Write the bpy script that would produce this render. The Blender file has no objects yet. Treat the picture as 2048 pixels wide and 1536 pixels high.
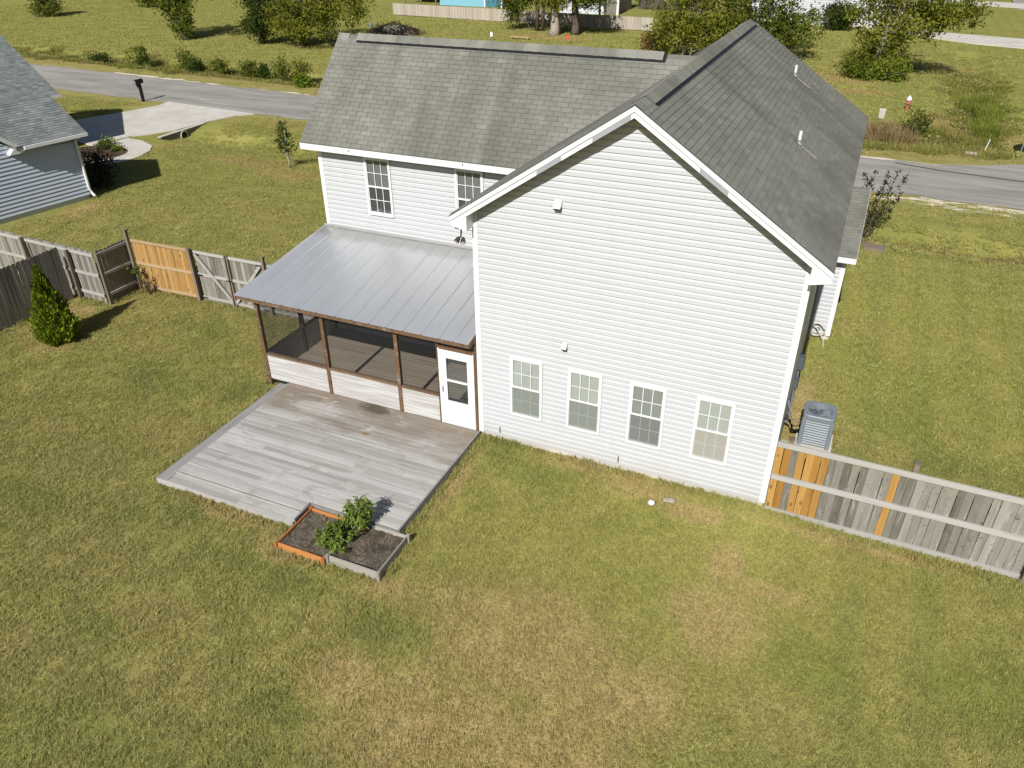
import bpy, math, random
import numpy as np
from mathutils import Vector, Matrix
R = math.radians
rnd = random.Random(7)
S = bpy.context.scene
COL = S.collection

# ------------------------------------------------------------------ camera
CAM = Vector((6.8827, -13.4851, 10.9098))
def cam_axes(yaw, pitch, roll):
    cy, sy, cp, sp = math.cos(yaw), math.sin(yaw), math.cos(pitch), math.sin(pitch)
    f = Vector((sy*cp, cy*cp, sp)); r = Vector((cy, -sy, 0)); u = r.cross(f)
    cr, sr = math.cos(roll), math.sin(roll)
    return r*cr+u*sr, u*cr-r*sr, f
cr_, cu_, cf_ = cam_axes(-0.4202, -0.5566, -0.0083)
cd = bpy.data.cameras.new('camera'); co = bpy.data.objects.new('camera', cd); COL.objects.link(co)
cd.sensor_width = 36; cd.lens = 1553.05/2048*36; cd.clip_start = .1; cd.clip_end = 2000
m = Matrix((( cr_.x, cu_.x, -cf_.x, CAM.x), (cr_.y, cu_.y, -cf_.y, CAM.y), (cr_.z, cu_.z, -cf_.z, CAM.z), (0,0,0,1)))
co.matrix_world = m; S.camera = co
# ------------------------------------------------------------------ light
SUN_EL = 39.5
w = bpy.data.worlds.new('World'); S.world = w; w.use_nodes = True
wt = w.node_tree; wt.nodes.clear()
sky = wt.nodes.new('ShaderNodeTexSky'); sky.sky_type = 'NISHITA'; sky.sun_disc = False
sky.sun_elevation = R(SUN_EL); sky.sun_rotation = R(178)
sky.altitude = 10; sky.air_density = 1.0; sky.dust_density = 1.2; sky.ozone_density = 1.0
bg = wt.nodes.new('ShaderNodeBackground'); bg.inputs[1].default_value = 0.05
wo = wt.nodes.new('ShaderNodeOutputWorld')
wt.links.new(sky.outputs[0], bg.inputs[0]); wt.links.new(bg.outputs[0], wo.inputs[0])
sl = bpy.data.lights.new('sun', 'SUN'); sl.energy = 5.0; sl.angle = R(.53); sl.color = (1, .978, .945)
so = bpy.data.objects.new('sun', sl); COL.objects.link(so)
so.rotation_euler = Vector((.027, -math.cos(R(SUN_EL)), math.sin(R(SUN_EL)))).to_track_quat('Z', 'Y').to_euler()
vs = S.view_settings; vs.view_transform = 'Standard'; vs.look = 'None'; vs.gamma = 1; vs.exposure = -0.05
S.display_settings.display_device = 'sRGB'
S.cycles.max_bounces = 6; S.cycles.diffuse_bounces = 1; S.cycles.glossy_bounces = 3; S.cycles.transparent_max_bounces = 12
S.cycles.transmission_bounces = 4; S.cycles.caustics_reflective = False; S.cycles.caustics_refractive = False

# ------------------------------------------------------------------ node helpers
def nd(t, typ, ins=None, **attrs):
    n = t.nodes.new(typ)
    for k, v in attrs.items(): setattr(n, k, v)
    for k, v in (ins or {}).items():
        if isinstance(v, bpy.types.NodeSocket): t.links.new(v, n.inputs[k])
        else: n.inputs[k].default_value = v
    return n
def c4(c): return (c[0], c[1], c[2], 1)
def mix(t, fac, a, b, mode='MIX'):
    n = t.nodes.new('ShaderNodeMix'); n.data_type = 'RGBA'; n.blend_type = mode
    for i, v in ((0, fac), (6, a), (7, b)):
        if isinstance(v, bpy.types.NodeSocket): t.links.new(v, n.inputs[i])
        else: n.inputs[i].default_value = v if i == 0 else c4(v)
    return n.outputs[2]
def mth(t, op, a, b=0., c=0., clamp=False):
    n = t.nodes.new('ShaderNodeMath'); n.operation = op; n.use_clamp = clamp
    for i, v in enumerate((a, b, c)):
        if isinstance(v, bpy.types.NodeSocket): t.links.new(v, n.inputs[i])
        else: n.inputs[i].default_value = v
    return n.outputs[0]
def vmul(t, v, s):
    return nd(t, 'ShaderNodeVectorMath', {0: v, 1: s}, operation='MULTIPLY').outputs[0]
def noise(t, vec, scale, detail=3, rough=.55, dist=0.):
    return nd(t, 'ShaderNodeTexNoise', {'Vector': vec, 'Scale': scale, 'Detail': detail, 'Roughness': rough, 'Distortion': dist}).outputs[0]
def sstep(t, x, lo, hi, a=0., b=1.):
    return nd(t, 'ShaderNodeMapRange', {0: x, 1: lo, 2: hi, 3: a, 4: b}, interpolation_type='SMOOTHSTEP').outputs[0]
def pos(t): return nd(t, 'ShaderNodeNewGeometry').outputs['Position']
def objco(t): return nd(t, 'ShaderNodeTexCoord').outputs['Object']
def tone(t):
    a = nd(t, 'ShaderNodeAttribute', attribute_name='tone').outputs['Fac']
    b = nd(t, 'ShaderNodeAttribute', attribute_type='OBJECT', attribute_name='tone').outputs['Fac']
    return mth(t, 'ADD', a, b)
def orand(t): return nd(t, 'ShaderNodeObjectInfo').outputs['Random']
MATS = {}
def mat(name, fn):
    if name in MATS: return MATS[name]
    mt = bpy.data.materials.new(name); mt.use_nodes = True; t = mt.node_tree; t.nodes.clear()
    out = t.nodes.new('ShaderNodeOutputMaterial')
    r = fn(t)
    sh = r[0] if isinstance(r, tuple) else r
    t.links.new(sh, out.inputs[0]); MATS[name] = mt; return mt
def bsdf(t, col, rough=.6, metal=0., spec=.4, bump=None, bstr=.3, bdist=.01):
    n = nd(t, 'ShaderNodeBsdfPrincipled', {'Metallic': metal, 'Specular IOR Level': spec})
    for k, v in (('Base Color', col), ('Roughness', rough)):
        if isinstance(v, bpy.types.NodeSocket): t.links.new(v, n.inputs[k])
        else: n.inputs[k].default_value = c4(v) if k == 'Base Color' else v
    if bump is not None:
        b = nd(t, 'ShaderNodeBump', {'Height': bump, 'Strength': bstr, 'Distance': bdist}); t.links.new(b.outputs[0], n.inputs['Normal'])
    return n.outputs[0]
def plain(name, col, rough=.6, metal=0., spec=.4, var=.12, scale=3.):
    def f(t):
        n = noise(t, pos(t), scale, 4)
        c = mix(t, n, [x*(1-var) for x in col], [min(1, x*(1+var)) for x in col])
        return bsdf(t, c, rough, metal, spec)
    return mat(name, f)

# ------------------------------------------------------------------ object helpers
WL = {}
def meshdata(name, v, f, mt=None, attr=None, smooth=False):
    me = bpy.data.meshes.new(name); me.from_pydata([tuple(p) for p in v], [], f)
    if mt is not None:
        for x in (mt if isinstance(mt, (list, tuple)) else [mt]): me.materials.append(x)
    if attr is not None:
        a = me.attributes.new('tone', 'FLOAT', 'FACE'); a.data.foreach_set('value', np.asarray(attr, np.float32))
    if smooth: me.polygons.foreach_set('use_smooth', [True]*len(me.polygons))
    me.update(); return me
def link(name, data, parent=None, loc=(0, 0, 0), rot=(0, 0, 0), scale=(1, 1, 1), **props):
    o = bpy.data.objects.new(name, data); COL.objects.link(o)
    loc = Vector(loc); WL[o.name] = loc.copy()
    if parent is not None:
        o.parent = parent; loc = loc - WL[parent.name]
    o.location = loc; o.rotation_euler = rot; o.scale = scale
    for k, v in props.items(): o[k] = v
    return o
def thing(name, label, cat, loc, group=None):
    o = link(name, None, None, loc); o['label'] = label; o['category'] = cat; o.empty_display_size = .2
    if group: o['group'] = group
    return o
def tag(o, label, cat, group=None):
    o['label'] = label; o['category'] = cat
    if group: o['group'] = group
    return o
class MB:
    def __init__(s): s.v = []; s.f = []; s.t = []
    def quad(s, a, b, c, d, tn=0.):
        n = len(s.v); s.v += [a, b, c, d]; s.f.append((n, n+1, n+2, n+3)); s.t.append(tn)
    def poly(s, pts, tn=0.):
        n = len(s.v); s.v += list(pts); s.f.append(tuple(range(n, n+len(pts)))); s.t.append(tn)
    def box(s, x0, x1, y0, y1, z0, z1, tn=0., bev=0.):
        n = len(s.v)
        s.v += [(x, y, z) for z in (z0, z1) for y in (y0, y1) for x in (x0, x1)]
        for q in ((0, 2, 3, 1), (4, 5, 7, 6), (0, 1, 5, 4), (2, 6, 7, 3), (0, 4, 6, 2), (1, 3, 7, 5)):
            s.f.append(tuple(n+i for i in q)); s.t.append(tn)
    def obox(s, c, ax, ay, az, tn=0.):      # oriented box: centre and three half vectors
        n = len(s.v); c, ax, ay, az = map(Vector, (c, ax, ay, az))
        s.v += [tuple(c+ax*i+ay*j+az*k) for k in (-1, 1) for j in (-1, 1) for i in (-1, 1)]
        for q in ((0, 2, 3, 1), (4, 5, 7, 6), (0, 1, 5, 4), (2, 6, 7, 3), (0, 4, 6, 2), (1, 3, 7, 5)):
            s.f.append(tuple(n+i for i in q)); s.t.append(tn)
    def prism(s, pts, d, tn=0.):            # polygon extruded by vector d
        n = len(s.v); k = len(pts); d = Vector(d)
        s.v += [tuple(p) for p in pts] + [tuple(Vector(p)+d) for p in pts]
        s.f.append(tuple(range(n, n+k))[::-1]); s.f.append(tuple(range(n+k, n+2*k)))
        for i in range(k): s.f.append((n+i, n+(i+1) % k, n+k+(i+1) % k, n+k+i))
        s.t += [tn]*(k+2)
    def tube(s, pts, rad, k=6, tn=0., cap=True):
        n0 = len(s.v); pts = [Vector(p) for p in pts]; rad = rad if isinstance(rad, (list, tuple)) else [rad]*len(pts)
        for i, p in enumerate(pts):
            d = (pts[min(i+1, len(pts)-1)]-pts[max(i-1, 0)]).normalized()
            a = d.orthogonal().normalized() if abs(d.z) > .9 else Vector((0, 0, 1)).cross(d).normalized()
            b = d.cross(a)
            for j in range(k):
                t = 2*math.pi*j/k; s.v.append(tuple(p+(a*math.cos(t)+b*math.sin(t))*rad[i]))
        for i in range(len(pts)-1):
            for j in range(k):
                s.f.append((n0+i*k+j, n0+i*k+(j+1) % k, n0+(i+1)*k+(j+1) % k, n0+(i+1)*k+j)); s.t.append(tn)
        if cap:
            s.f.append(tuple(n0+j for j in range(k))[::-1]); s.f.append(tuple(n0+(len(pts)-1)*k+j for j in range(k))); s.t += [tn]*2
    def lathe(s, prof, c, k=16, tn=0.):
        n0 = len(s.v)
        for r_, z in prof:
            for j in range(k):
                t = 2*math.pi*j/k; s.v.append((c[0]+r_*math.cos(t), c[1]+r_*math.sin(t), c[2]+z))
        for i in range(len(prof)-1):
            for j in range(k):
                s.f.append((n0+i*k+j, n0+i*k+(j+1) % k, n0+(i+1)*k+(j+1) % k, n0+(i+1)*k+j)); s.t.append(tn)
    def build(s, name, mt, parent=None, off=(0, 0, 0), smooth=False, attr=False, **props):
        o = Vector(off)
        v = [tuple(Vector(p)-o) for p in s.v] if off != (0, 0, 0) else s.v
        return link(name, meshdata(name, v, s.f, mt, s.t if attr else None, smooth), parent, off, **props)

# ------------------------------------------------------------------ materials
def lawn_group():
    g = bpy.data.node_groups.new('lawn_colour', 'ShaderNodeTree')
    g.interface.new_socket('Color', in_out='OUTPUT', socket_type='NodeSocketColor')
    g.interface.new_socket('Dry', in_out='OUTPUT', socket_type='NodeSocketFloat')
    out = g.nodes.new('NodeGroupOutput'); t = g
    p = pos(t); p2 = vmul(t, p, (1, 1, 0))
    big = noise(t, p2, .16, 3, .55, .3); mid = noise(t, p2, .8, 4, .6, .4); fine = noise(t, p2, 5., 3, .6)
    def blobs(lst, wob):
        acc = None
        for x, y, rx, ry in lst:
            q = nd(t, 'ShaderNodeVectorMath', {0: p2, 1: (1/rx, 1/ry, 0), 2: (-x/rx, -y/ry, 0)}, operation='MULTIPLY_ADD').outputs[0]
            d = nd(t, 'ShaderNodeVectorMath', {0: q}, operation='LENGTH').outputs['Value']
            acc = d if acc is None else mth(t, 'MINIMUM', acc, d)
        acc = mth(t, 'ADD', acc, mth(t, 'MULTIPLY', mth(t, 'SUBTRACT', mid, .5), wob))
        acc = mth(t, 'ADD', acc, mth(t, 'MULTIPLY', mth(t, 'SUBTRACT', fine, .5), wob*.5))
        return sstep(t, acc, .35, 1.25, 1, 0)
    TAN = [(3.6, -5.1, 2.7, 1.5), (2.6, -7.2, 2.2, 1.3), (4.6, -7.0, 1.8, 1.0), (1.0, -7.1, 1.1, .7), (4.9, -5.6, 1.6, 1.1), (6.4, -3.3, 1.1, 1.2), (6.2, -1.9, .5, .9), (7.1, -2.3, .9, .4), (2.4, -.15, 1.2, .3), (4.0, -.35, 1.3, .55),
           (5.3, -.7, .7, .45), (-13.5, -.9, .8, .6), (-1.9, -5.0, .9, .5), (.6, -5.0, .7, .4), (.3, -1.8, .22, 1.6), (-3.9, -4.55, 1.6, .25), (-14.7, 1.0, .9, .6), (8.4, -.4, 2.5, .22), (6.9, 4.0, .35, 2.2), (-22.4, 8.0, .7, 1.6),
           (-20.5, 16.4, 3.2, .9), (-17.6, 15.4, 2.0, .8), (5, 49.5, 3.5, 2.6), (6, 45, 3, 1.2), (-22, 60.5, 5, 2.2), (12.2, 57, 1.8, 3.0), (11, 38, 2, 3), (14.6, 36, 1.5, 3), (-27, 17.0, 1.5, .5)]
    PALE = [(-3.1, -7.3, 1.6, .8), (-5.3, -6.6, 2.2, .9), (-4.4, -8.7, 1.6, .7), (-1.8, -8.2, 1.6, .8), (-6.9, -2.9, 1.9, .9), (-7.6, -4.7, 2.0, .8), (7.4, -4.9, 1.4, .8), (-8.6, 3.2, .8, .4), (-9.8, -3.8, 1.6, .6), (-11, .3, 1.4, .5), (9, -1.8, .8, .5), (8.6, 2.2, 1.0, .8), (8.2, 9.5, 1.4, 1.0)]
    GRN = [(-1.2, -5.6, .8, .45), (-2.6, -5.5, .9, .4), (9.4, 5.1, 1.1, 1.4), (9.8, 6.8, 1.2, 1.0), (8.2, 7.8, .8, 1.0), (.7, -.5, .5, .6), (1.9, -.9, 1.0, .6), (.3, -7.9, .6, .3),
           (-3.8, -7.8, .6, .35), (-9.9, 1.8, 1.4, .6), (-9.3, -1.1, 1.4, .6), (-6.6, -.6, .6, .8), (-4.6, -4.9, .6, .35), (7.9, -3.7, 1.0, .6), (1.1, -5.8, .8, .5), (10.3, -3.2, 1.2, .9),
           (-8, -5.8, 1, .4), (10.2, 3.4, .8, .9)]
    tan = mth(t, 'MAXIMUM', blobs(TAN, 1.5), mth(t, 'MULTIPLY', blobs(PALE, 1.7), .42)); grn = blobs(GRN, 1.8)
    # general dryness
    dry = mth(t, 'ADD', mth(t, 'MULTIPLY', sstep(t, big, .42, .66), .5), mth(t, 'MULTIPLY', sstep(t, mid, .40, .72), .55))
    dry = mth(t, 'MAXIMUM', mth(t, 'MULTIPLY', dry, .42), mth(t, 'MULTIPLY', tan, .97))
    dry = mth(t, 'MULTIPLY', dry, mth(t, 'SUBTRACT', 1., mth(t, 'MULTIPLY', grn, .85)), clamp=True)
    cl = noise(t, p2, 17., 3, .65); base = mix(t, sstep(t, mid, .3, .7), (0.314, 0.336, 0.077), (0.446, 0.438, 0.110))
    base = mix(t, mth(t, 'MULTIPLY', sstep(t, fine, .38, .66), .5), base, (0.563, 0.504, 0.154))
    base = mix(t, mth(t, 'MULTIPLY', grn, .5), base, (0.183, 0.250, 0.049))
    c = mix(t, dry, base, (0.697, 0.517, 0.221))
    # the mown field far behind is yellower and even
    sx = nd(t, 'ShaderNodeSeparateXYZ', {0: p}).outputs
    far = sstep(t, sx[1], 4, 20)
    st = noise(t, vmul(t, p, (.25, 1.1, 0)), 1.2, 3)
    fc = mix(t, sstep(t, st, .35, .65), (0.380, 0.387, 0.084), (0.517, 0.484, 0.130))
    fc = mix(t, mth(t, 'MULTIPLY', tan, .8), fc, (0.561, 0.390, 0.159))
    fc = mix(t, mth(t, 'MULTIPLY', sstep(t, fine, .45, .7), .35), fc, (0.293, 0.275, 0.073))
    c = mix(t, mth(t, 'MULTIPLY', far, .85), c, fc)
    c = mix(t, mth(t, 'MULTIPLY', sstep(t, cl, .52, .30), .6), c, (.10, .095, .025)); c = mix(t, mth(t, 'MULTIPLY', sstep(t, cl, .56, .74), .4), c, (.56, .50, .24))
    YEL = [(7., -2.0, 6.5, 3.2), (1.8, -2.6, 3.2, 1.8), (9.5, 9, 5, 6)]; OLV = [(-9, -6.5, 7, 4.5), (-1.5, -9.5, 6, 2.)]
    c = mix(t, mth(t, 'MULTIPLY', mth(t, 'MULTIPLY', blobs(YEL, .9), mth(t, 'SUBTRACT', 1., dry)), .38), c, (.56, .545, .11))
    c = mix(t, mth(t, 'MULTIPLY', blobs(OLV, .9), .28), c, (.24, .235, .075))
    mow = mth(t, 'SINE', mth(t, 'ADD', mth(t, 'MULTIPLY', sx[0], 5.2), mth(t, 'MULTIPLY', mid, 3.))); mk = mth(t, 'MULTIPLY', sstep(t, sx[0], 6.8, 8.), sstep(t, mow, -.3, .9))
    c = mix(t, mth(t, 'MULTIPLY', mk, .28), c, (.24, .30, .07))
    t.links.new(c, out.inputs[0]); t.links.new(dry, out.inputs[1]); return g
LAWN = lawn_group()
# piecewise straight lines of the street and its ditches
def near_edge(x): return 23.14+(13.57-x)*.0421
def far_edge(x): return 28.72+(7.2-x)*.0525 if x < 7.2 else 28.72+(x-7.2)*.05
def ditch_y(x): return 17.76+(13-x)*.0485
def m_ground(t):
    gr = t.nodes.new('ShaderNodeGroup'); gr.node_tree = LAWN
    p = pos(t); s = nd(t, 'ShaderNodeSeparateXYZ', {0: p}).outputs
    c = gr.outputs[0]
    # thatch and soil seen between blades
    f1 = noise(t, p, 38., 3, .7); f2 = noise(t, p, 11., 3, .65)
    c = mix(t, sstep(t, f1, .35, .72), mix(t, .55, c, (.04, .035, .015)), c)
    c = mix(t, mth(t, 'MULTIPLY', sstep(t, f2, .5, .75), .35), c, (.40, .34, .14))
    # sand and gravel along the road edges
    dn = mth(t, 'SUBTRACT', mth(t, 'ADD', mth(t, 'MULTIPLY', s[0], -.0421), 23.71), s[1])
    df = mth(t, 'SUBTRACT', s[1], mth(t, 'ADD', mth(t, 'MULTIPLY', s[0], -.0525), 29.10))
    wob = noise(t, vmul(t, p, (.5, 1.5, 1)), 1.3, 4, .65)
    sn = mth(t, 'MULTIPLY', sstep(t, dn, -.4, .05), sstep(t, dn, .9, 2.6, 1, 0))
    pat = sstep(t, noise(t, vmul(t, p, (.14, .3, 0)), 1., 3), .42, .6); sf = mth(t, 'MULTIPLY', mth(t, 'MULTIPLY', sstep(t, df, -.5, .05), sstep(t, df, .1, .75, 1, 0)), mth(t, 'ADD', mth(t, 'MULTIPLY', pat, .7), .3))
    right = sstep(t, s[0], 5.5, 9.5)
    sn = mth(t, 'MULTIPLY', sn, mth(t, 'ADD', mth(t, 'MULTIPLY', right, .5), .08))
    sand = mth(t, 'ADD', mth(t, 'MULTIPLY', mth(t, 'MAXIMUM', sn, sf), 1.0), mth(t, 'MULTIPLY', mth(t, 'SUBTRACT', wob, .5), 2.4))
    brown = mth(t, 'MULTIPLY', mth(t, 'MAXIMUM', sstep(t, dn, .0, 1.9, 1, 0), sstep(t, df, .0, 1.9, 1, 0)), mth(t, 'MULTIPLY', sstep(t, dn, -8, -7.9), sstep(t, df, -8, -7.9)))
    c = mix(t, mth(t, 'MULTIPLY', brown, mth(t, 'MULTIPLY', sstep(t, wob, .35, .65), .65)), c, (.44, .33, .15))
    c = mix(t, sstep(t, sand, .52, .72), c, (.80, .70, .55))
    # bare ditch bottom
    dd = mth(t, 'ABSOLUTE', mth(t, 'SUBTRACT', mth(t, 'ADD', mth(t, 'MULTIPLY', s[0], -.0485), 18.39), s[1]))
    dr = mth(t, 'ADD', dd, mth(t, 'MULTIPLY', mth(t, 'SUBTRACT', wob, .5), 1.0))
    c = mix(t, mth(t, 'MULTIPLY', sstep(t, dr, .12, .5, 1, 0), mth(t, 'MULTIPLY', sstep(t, s[0], 2, 6), .8)), c, (.19, .13, .06))
    # pale dust patch by the trees
    h = mth(t, 'ADD', f1, mth(t, 'MULTIPLY', f2, 1.2))
    return bsdf(t, c, .95, 0, .1, h, .6, .03)
M_GROUND = mat('lawn_soil', m_ground)
def m_blade(dark):
    def f(t):
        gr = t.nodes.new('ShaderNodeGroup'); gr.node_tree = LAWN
        rr = nd(t, 'ShaderNodeAttribute', attribute_name='tone').outputs['Fac']
        c = mix(t, rr, mix(t, .52, gr.outputs[0], (.06, .08, .015)), mix(t, .40, gr.outputs[0], (.82, .76, .32)))
        d = nd(t, 'ShaderNodeBsdfDiffuse', {'Color': c}); tr = nd(t, 'ShaderNodeBsdfTranslucent', {'Color': c})
        return nd(t, 'ShaderNodeMixShader', {0: .3, 1: d.outputs[0], 2: tr.outputs[0]}).outputs[0]
    return f
M_BLADE = mat('grass_blade', m_blade(0))
def m_weed(lo, hi):
    def f(t):
        rr = nd(t, 'ShaderNodeAttribute', attribute_name='tone').outputs['Fac']
        n = noise(t, pos(t), .7, 3)
        c = mix(t, mth(t, 'ADD', mth(t, 'MULTIPLY', rr, .6), mth(t, 'MULTIPLY', sstep(t, n, .35, .65), .4)), lo, hi)
        d = nd(t, 'ShaderNodeBsdfDiffuse', {'Color': c}); tr = nd(t, 'ShaderNodeBsdfTranslucent', {'Color': c})
        return nd(t, 'ShaderNodeMixShader', {0: .3, 1: d.outputs[0], 2: tr.outputs[0]}).outputs[0]
    return f
def leafmat(name, lo, hi): return mat(name, m_weed(lo, hi))

def m_siding(t):
    p = pos(t); n = noise(t, vmul(t, p, (1, 1, .35)), 1.6, 4, .6); n2 = noise(t, p, 14., 3)
    c = mix(t, mth(t, 'MULTIPLY', sstep(t, n, .45, .8), .5), (.580, .589, .607), (.53, .537, .55))
    c = mix(t, mth(t, 'MULTIPLY', n2, .12), c, (.505, .51, .515))
    c = mix(t, mth(t, 'MULTIPLY', orand(t), .18), c, (.52, .53, .55))
    sz = nd(t, 'ShaderNodeSeparateXYZ', {0: p}).outputs
    mil = mth(t, 'MULTIPLY', sstep(t, mth(t, 'ADD', sz[2], mth(t, 'MULTIPLY', n, .9)), .62, 1.15, 1, 0), .45)
    c = mix(t, mil, c, (.46, .45, .39))
    dv = noise(t, vmul(t, p, (7, 7, .5)), 1., 3); c = mix(t, mth(t, 'MULTIPLY', sstep(t, dv, .55, .8), .16), c, (.42, .41, .37))
    wv = noise(t, vmul(t, p, (1.2, 1.2, 6.)), 1., 2)
    return bsdf(t, c, .5, 0, .35, wv, .35, .02)
M_SIDING = mat('white_vinyl_siding', m_siding)
M_TRIM = plain('white_trim', (.83, .83, .82), .4, var=.04)
M_SOFFIT = plain('soffit_white', (.72, .71, .68), .5, var=.05)
def m_sidingN(t):
    p = pos(t); n = noise(t, p, 2., 4)
    return bsdf(t, mix(t, n, (.56, .62, .72), (.64, .70, .80)), .5)
M_SIDINGN = mat('pale_grey_siding', m_sidingN)
def shingle_mat(name, a, b, cc, streak):
    def f(t):
        p = pos(t); tn = tone(t); g = noise(t, p, 60., 2, .7); big = noise(t, vmul(t, p, (.9, .9, .4)), .55, 4, .6); md = noise(t, p, 2.6, 4, .65)
        nn = nd(t, 'ShaderNodeSeparateXYZ', {0: nd(t, 'ShaderNodeNewGeometry').outputs['True Normal']}).outputs; ps = nd(t, 'ShaderNodeSeparateXYZ', {0: p}).outputs
        sv = nd(t, 'ShaderNodeCombineXYZ', {0: mth(t, 'MULTIPLY', ps[0], mth(t, 'ADD', mth(t, 'ABSOLUTE', nn[1]), .12)), 1: mth(t, 'MULTIPLY', ps[1], mth(t, 'ADD', mth(t, 'ABSOLUTE', nn[0]), .12))}).outputs[0]
        sk = noise(t, sv, 1.1, 4, .6, .4)
        c = mix(t, tn, a, b)
        c = mix(t, mth(t, 'MULTIPLY', sstep(t, sk, .47, .66), streak), c, [x*.62 for x in a])
        c = mix(t, mth(t, 'MULTIPLY', sstep(t, big, .42, .68), streak), c, cc)
        c = mix(t, mth(t, 'MULTIPLY', sstep(t, md, .5, .72), .3), c, [x*.72 for x in a])
        c = mix(t, mth(t, 'MULTIPLY', g, .35), c, [x*.6 for x in a])
        return bsdf(t, c, .92, 0, .15, g, .5, .004)
    return mat(name, f)
M_SHINGLE = shingle_mat('grey_asphalt_shingle', (.190, .188, .158), (.330, .326, .280), (.140, .139, .120), .58)
M_SHINGLEN = shingle_mat('slate_green_shingle', (.18, .20, .19), (.33, .36, .338), (.22, .235, .225), .3)
def wood(name, a, b, stain=None, grain='x', rv=.6, extra=None):
    sc = {'x': (1.2, 26, 26), 'y': (26, 1.2, 26), 'z': (26, 26, 1.2)}[grain]
    def f(t):
        p = pos(t); r = orand(t)
        off = nd(t, 'ShaderNodeCombineXYZ', {0: mth(t, 'MULTIPLY', r, 37.), 1: mth(t, 'MULTIPLY', r, 19.), 2: mth(t, 'MULTIPLY', r, 53.)}).outputs[0]
        q = nd(t, 'ShaderNodeVectorMath', {0: p, 1: off}, operation='ADD').outputs[0]
        g = noise(t, vmul(t, q, sc), 1., 4, .65, .6); n = noise(t, vmul(t, q, tuple(.25*x for x in sc)), 1., 4, .6, 1.2)
        c = mix(t, mth(t, 'ADD', mth(t, 'MULTIPLY', g, .55), mth(t, 'MULTIPLY', mth(t, 'SUBTRACT', r, .2), rv), clamp=True), a, b)
        c = mix(t, mth(t, 'MULTIPLY', sstep(t, n, .52, .75), .55), c, [x*.55 for x in a])
        if extra: c = extra(t, p, c, q)
        return bsdf(t, c, .85, 0, .2, g, .35, .004)
    return mat(name, f)
def deck_stain(t, p, c, q):
    s = nd(t, 'ShaderNodeSeparateXYZ', {0: p}).outputs
    n = noise(t, vmul(t, p, (.5, 1.5, 1)), 1.6, 4, .6)
    k = sstep(t, mth(t, 'ADD', s[1], mth(t, 'MULTIPLY', mth(t, 'SUBTRACT', n, .5), 2.6)), -1.9, -.35)
    c = mix(t, mth(t, 'MULTIPLY', k, .82), c, (.215, .165, .115))
    bl = noise(t, vmul(t, p, (.7, 1.6, 1)), 1.5, 5, .7, .8); c = mix(t, mth(t, 'MULTIPLY', sstep(t, bl, .54, .70), .45), c, (.66, .65, .63)); c = mix(t, mth(t, 'MULTIPLY', sstep(t, bl, .46, .32), .45), c, (.27, .25, .225))
    def spot(x, y, rx, ry, col, st, c):
        qv = nd(t, 'ShaderNodeVectorMath', {0: p, 1: (1/rx, 1/ry, 0), 2: (-x/rx, -y/ry, 0)}, operation='MULTIPLY_ADD').outputs[0]
        d = nd(t, 'ShaderNodeVectorMath', {0: qv}, operation='LENGTH').outputs['Value']
        d = mth(t, 'ADD', d, mth(t, 'MULTIPLY', mth(t, 'SUBTRACT', noise(t, p, 7., 4, .7), .5), 1.2))
        return mix(t, mth(t, 'MULTIPLY', sstep(t, d, .4, 1.1, 1, 0), st), c, col)
    c = spot(-2.75, -.2, .55, .25, (.075, .06, .035), .85, c)
    c = spot(-2.4, -1.18, .14, .1, (.25, .13, .05), .7, c)
    c = spot(-4.1, -.75, .9, .3, (.50, .47, .44), .6, c)
    return c
def streaks(t, p, c, q):
    n = noise(t, vmul(t, q, (9, 9, 1.1)), 1., 4, .7, 1.); n2 = noise(t, q, 9., 3, .6)
    c = mix(t, mth(t, 'MULTIPLY', sstep(t, n, .55, .72), .6), c, (.50, .48, .43))
    return mix(t, mth(t, 'MULTIPLY', sstep(t, n2, .60, .72), .6), c, (.07, .065, .045))
def knots(t, p, c, q):
    v = nd(t, 'ShaderNodeTexVoronoi', {'Vector': vmul(t, q, (5., 5., 2.6)), 'Scale': 1.}).outputs['Distance']
    n = noise(t, vmul(t, q, (12, 12, 1.)), 1., 4, .7, 1.5)
    c = mix(t, mth(t, 'MULTIPLY', sstep(t, n, .5, .7), .5), c, (.26, .15, .06))
    return mix(t, mth(t, 'MULTIPLY', sstep(t, v, .10, .18, 1, 0), .7), c, (.14, .07, .025))
M_DECK = wood('weathered_deck_wood', (.315, .30, .275), (.62, .60, .568), grain='x', rv=.6, extra=deck_stain)
M_DECKY = wood('weathered_edge_wood', (.22, .21, .20), (.40, .385, .37), grain='y', rv=.5)
M_PORCHF = wood('brown_porch_floor_wood', (.31, .255, .19), (.50, .415, .31), grain='x', rv=.4)
def paint_wear(t, p, c, q):
    n = noise(t, vmul(t, q, (.7, 5, 16)), 1., 5, .7)
    return mix(t, mth(t, 'MULTIPLY', sstep(t, n, .40, .64, 1, 0), .68), c, (.36, .335, .305))
M_HALFWALL = wood('worn_whitewashed_board', (.58, .57, .55), (.80, .79, .78), grain='x', rv=.3, extra=paint_wear)
def flake(t, p, c, q):
    n = noise(t, vmul(t, q, (3, 3, 3)), 1.6, 5, .75)
    c = mix(t, mth(t, 'MULTIPLY', sstep(t, n, .56, .68), .7), c, (.36, .31, .25))
    return mix(t, mth(t, 'MULTIPLY', sstep(t, n, .44, .33), .7), c, (.055, .034, .022))
M_POST = wood('brown_stained_post', (.085, .048, .028), (.26, .155, .085), grain='z', rv=.4, extra=flake)
M_RAIL = wood('brown_stained_rail', (.12, .075, .046), (.33, .22, .14), grain='x', rv=.3, extra=flake)
M_FGREY = wood('grey_weathered_picket', (.12, .106, .08), (.37, .352, .305), grain='z', rv=.85, extra=streaks)
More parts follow.
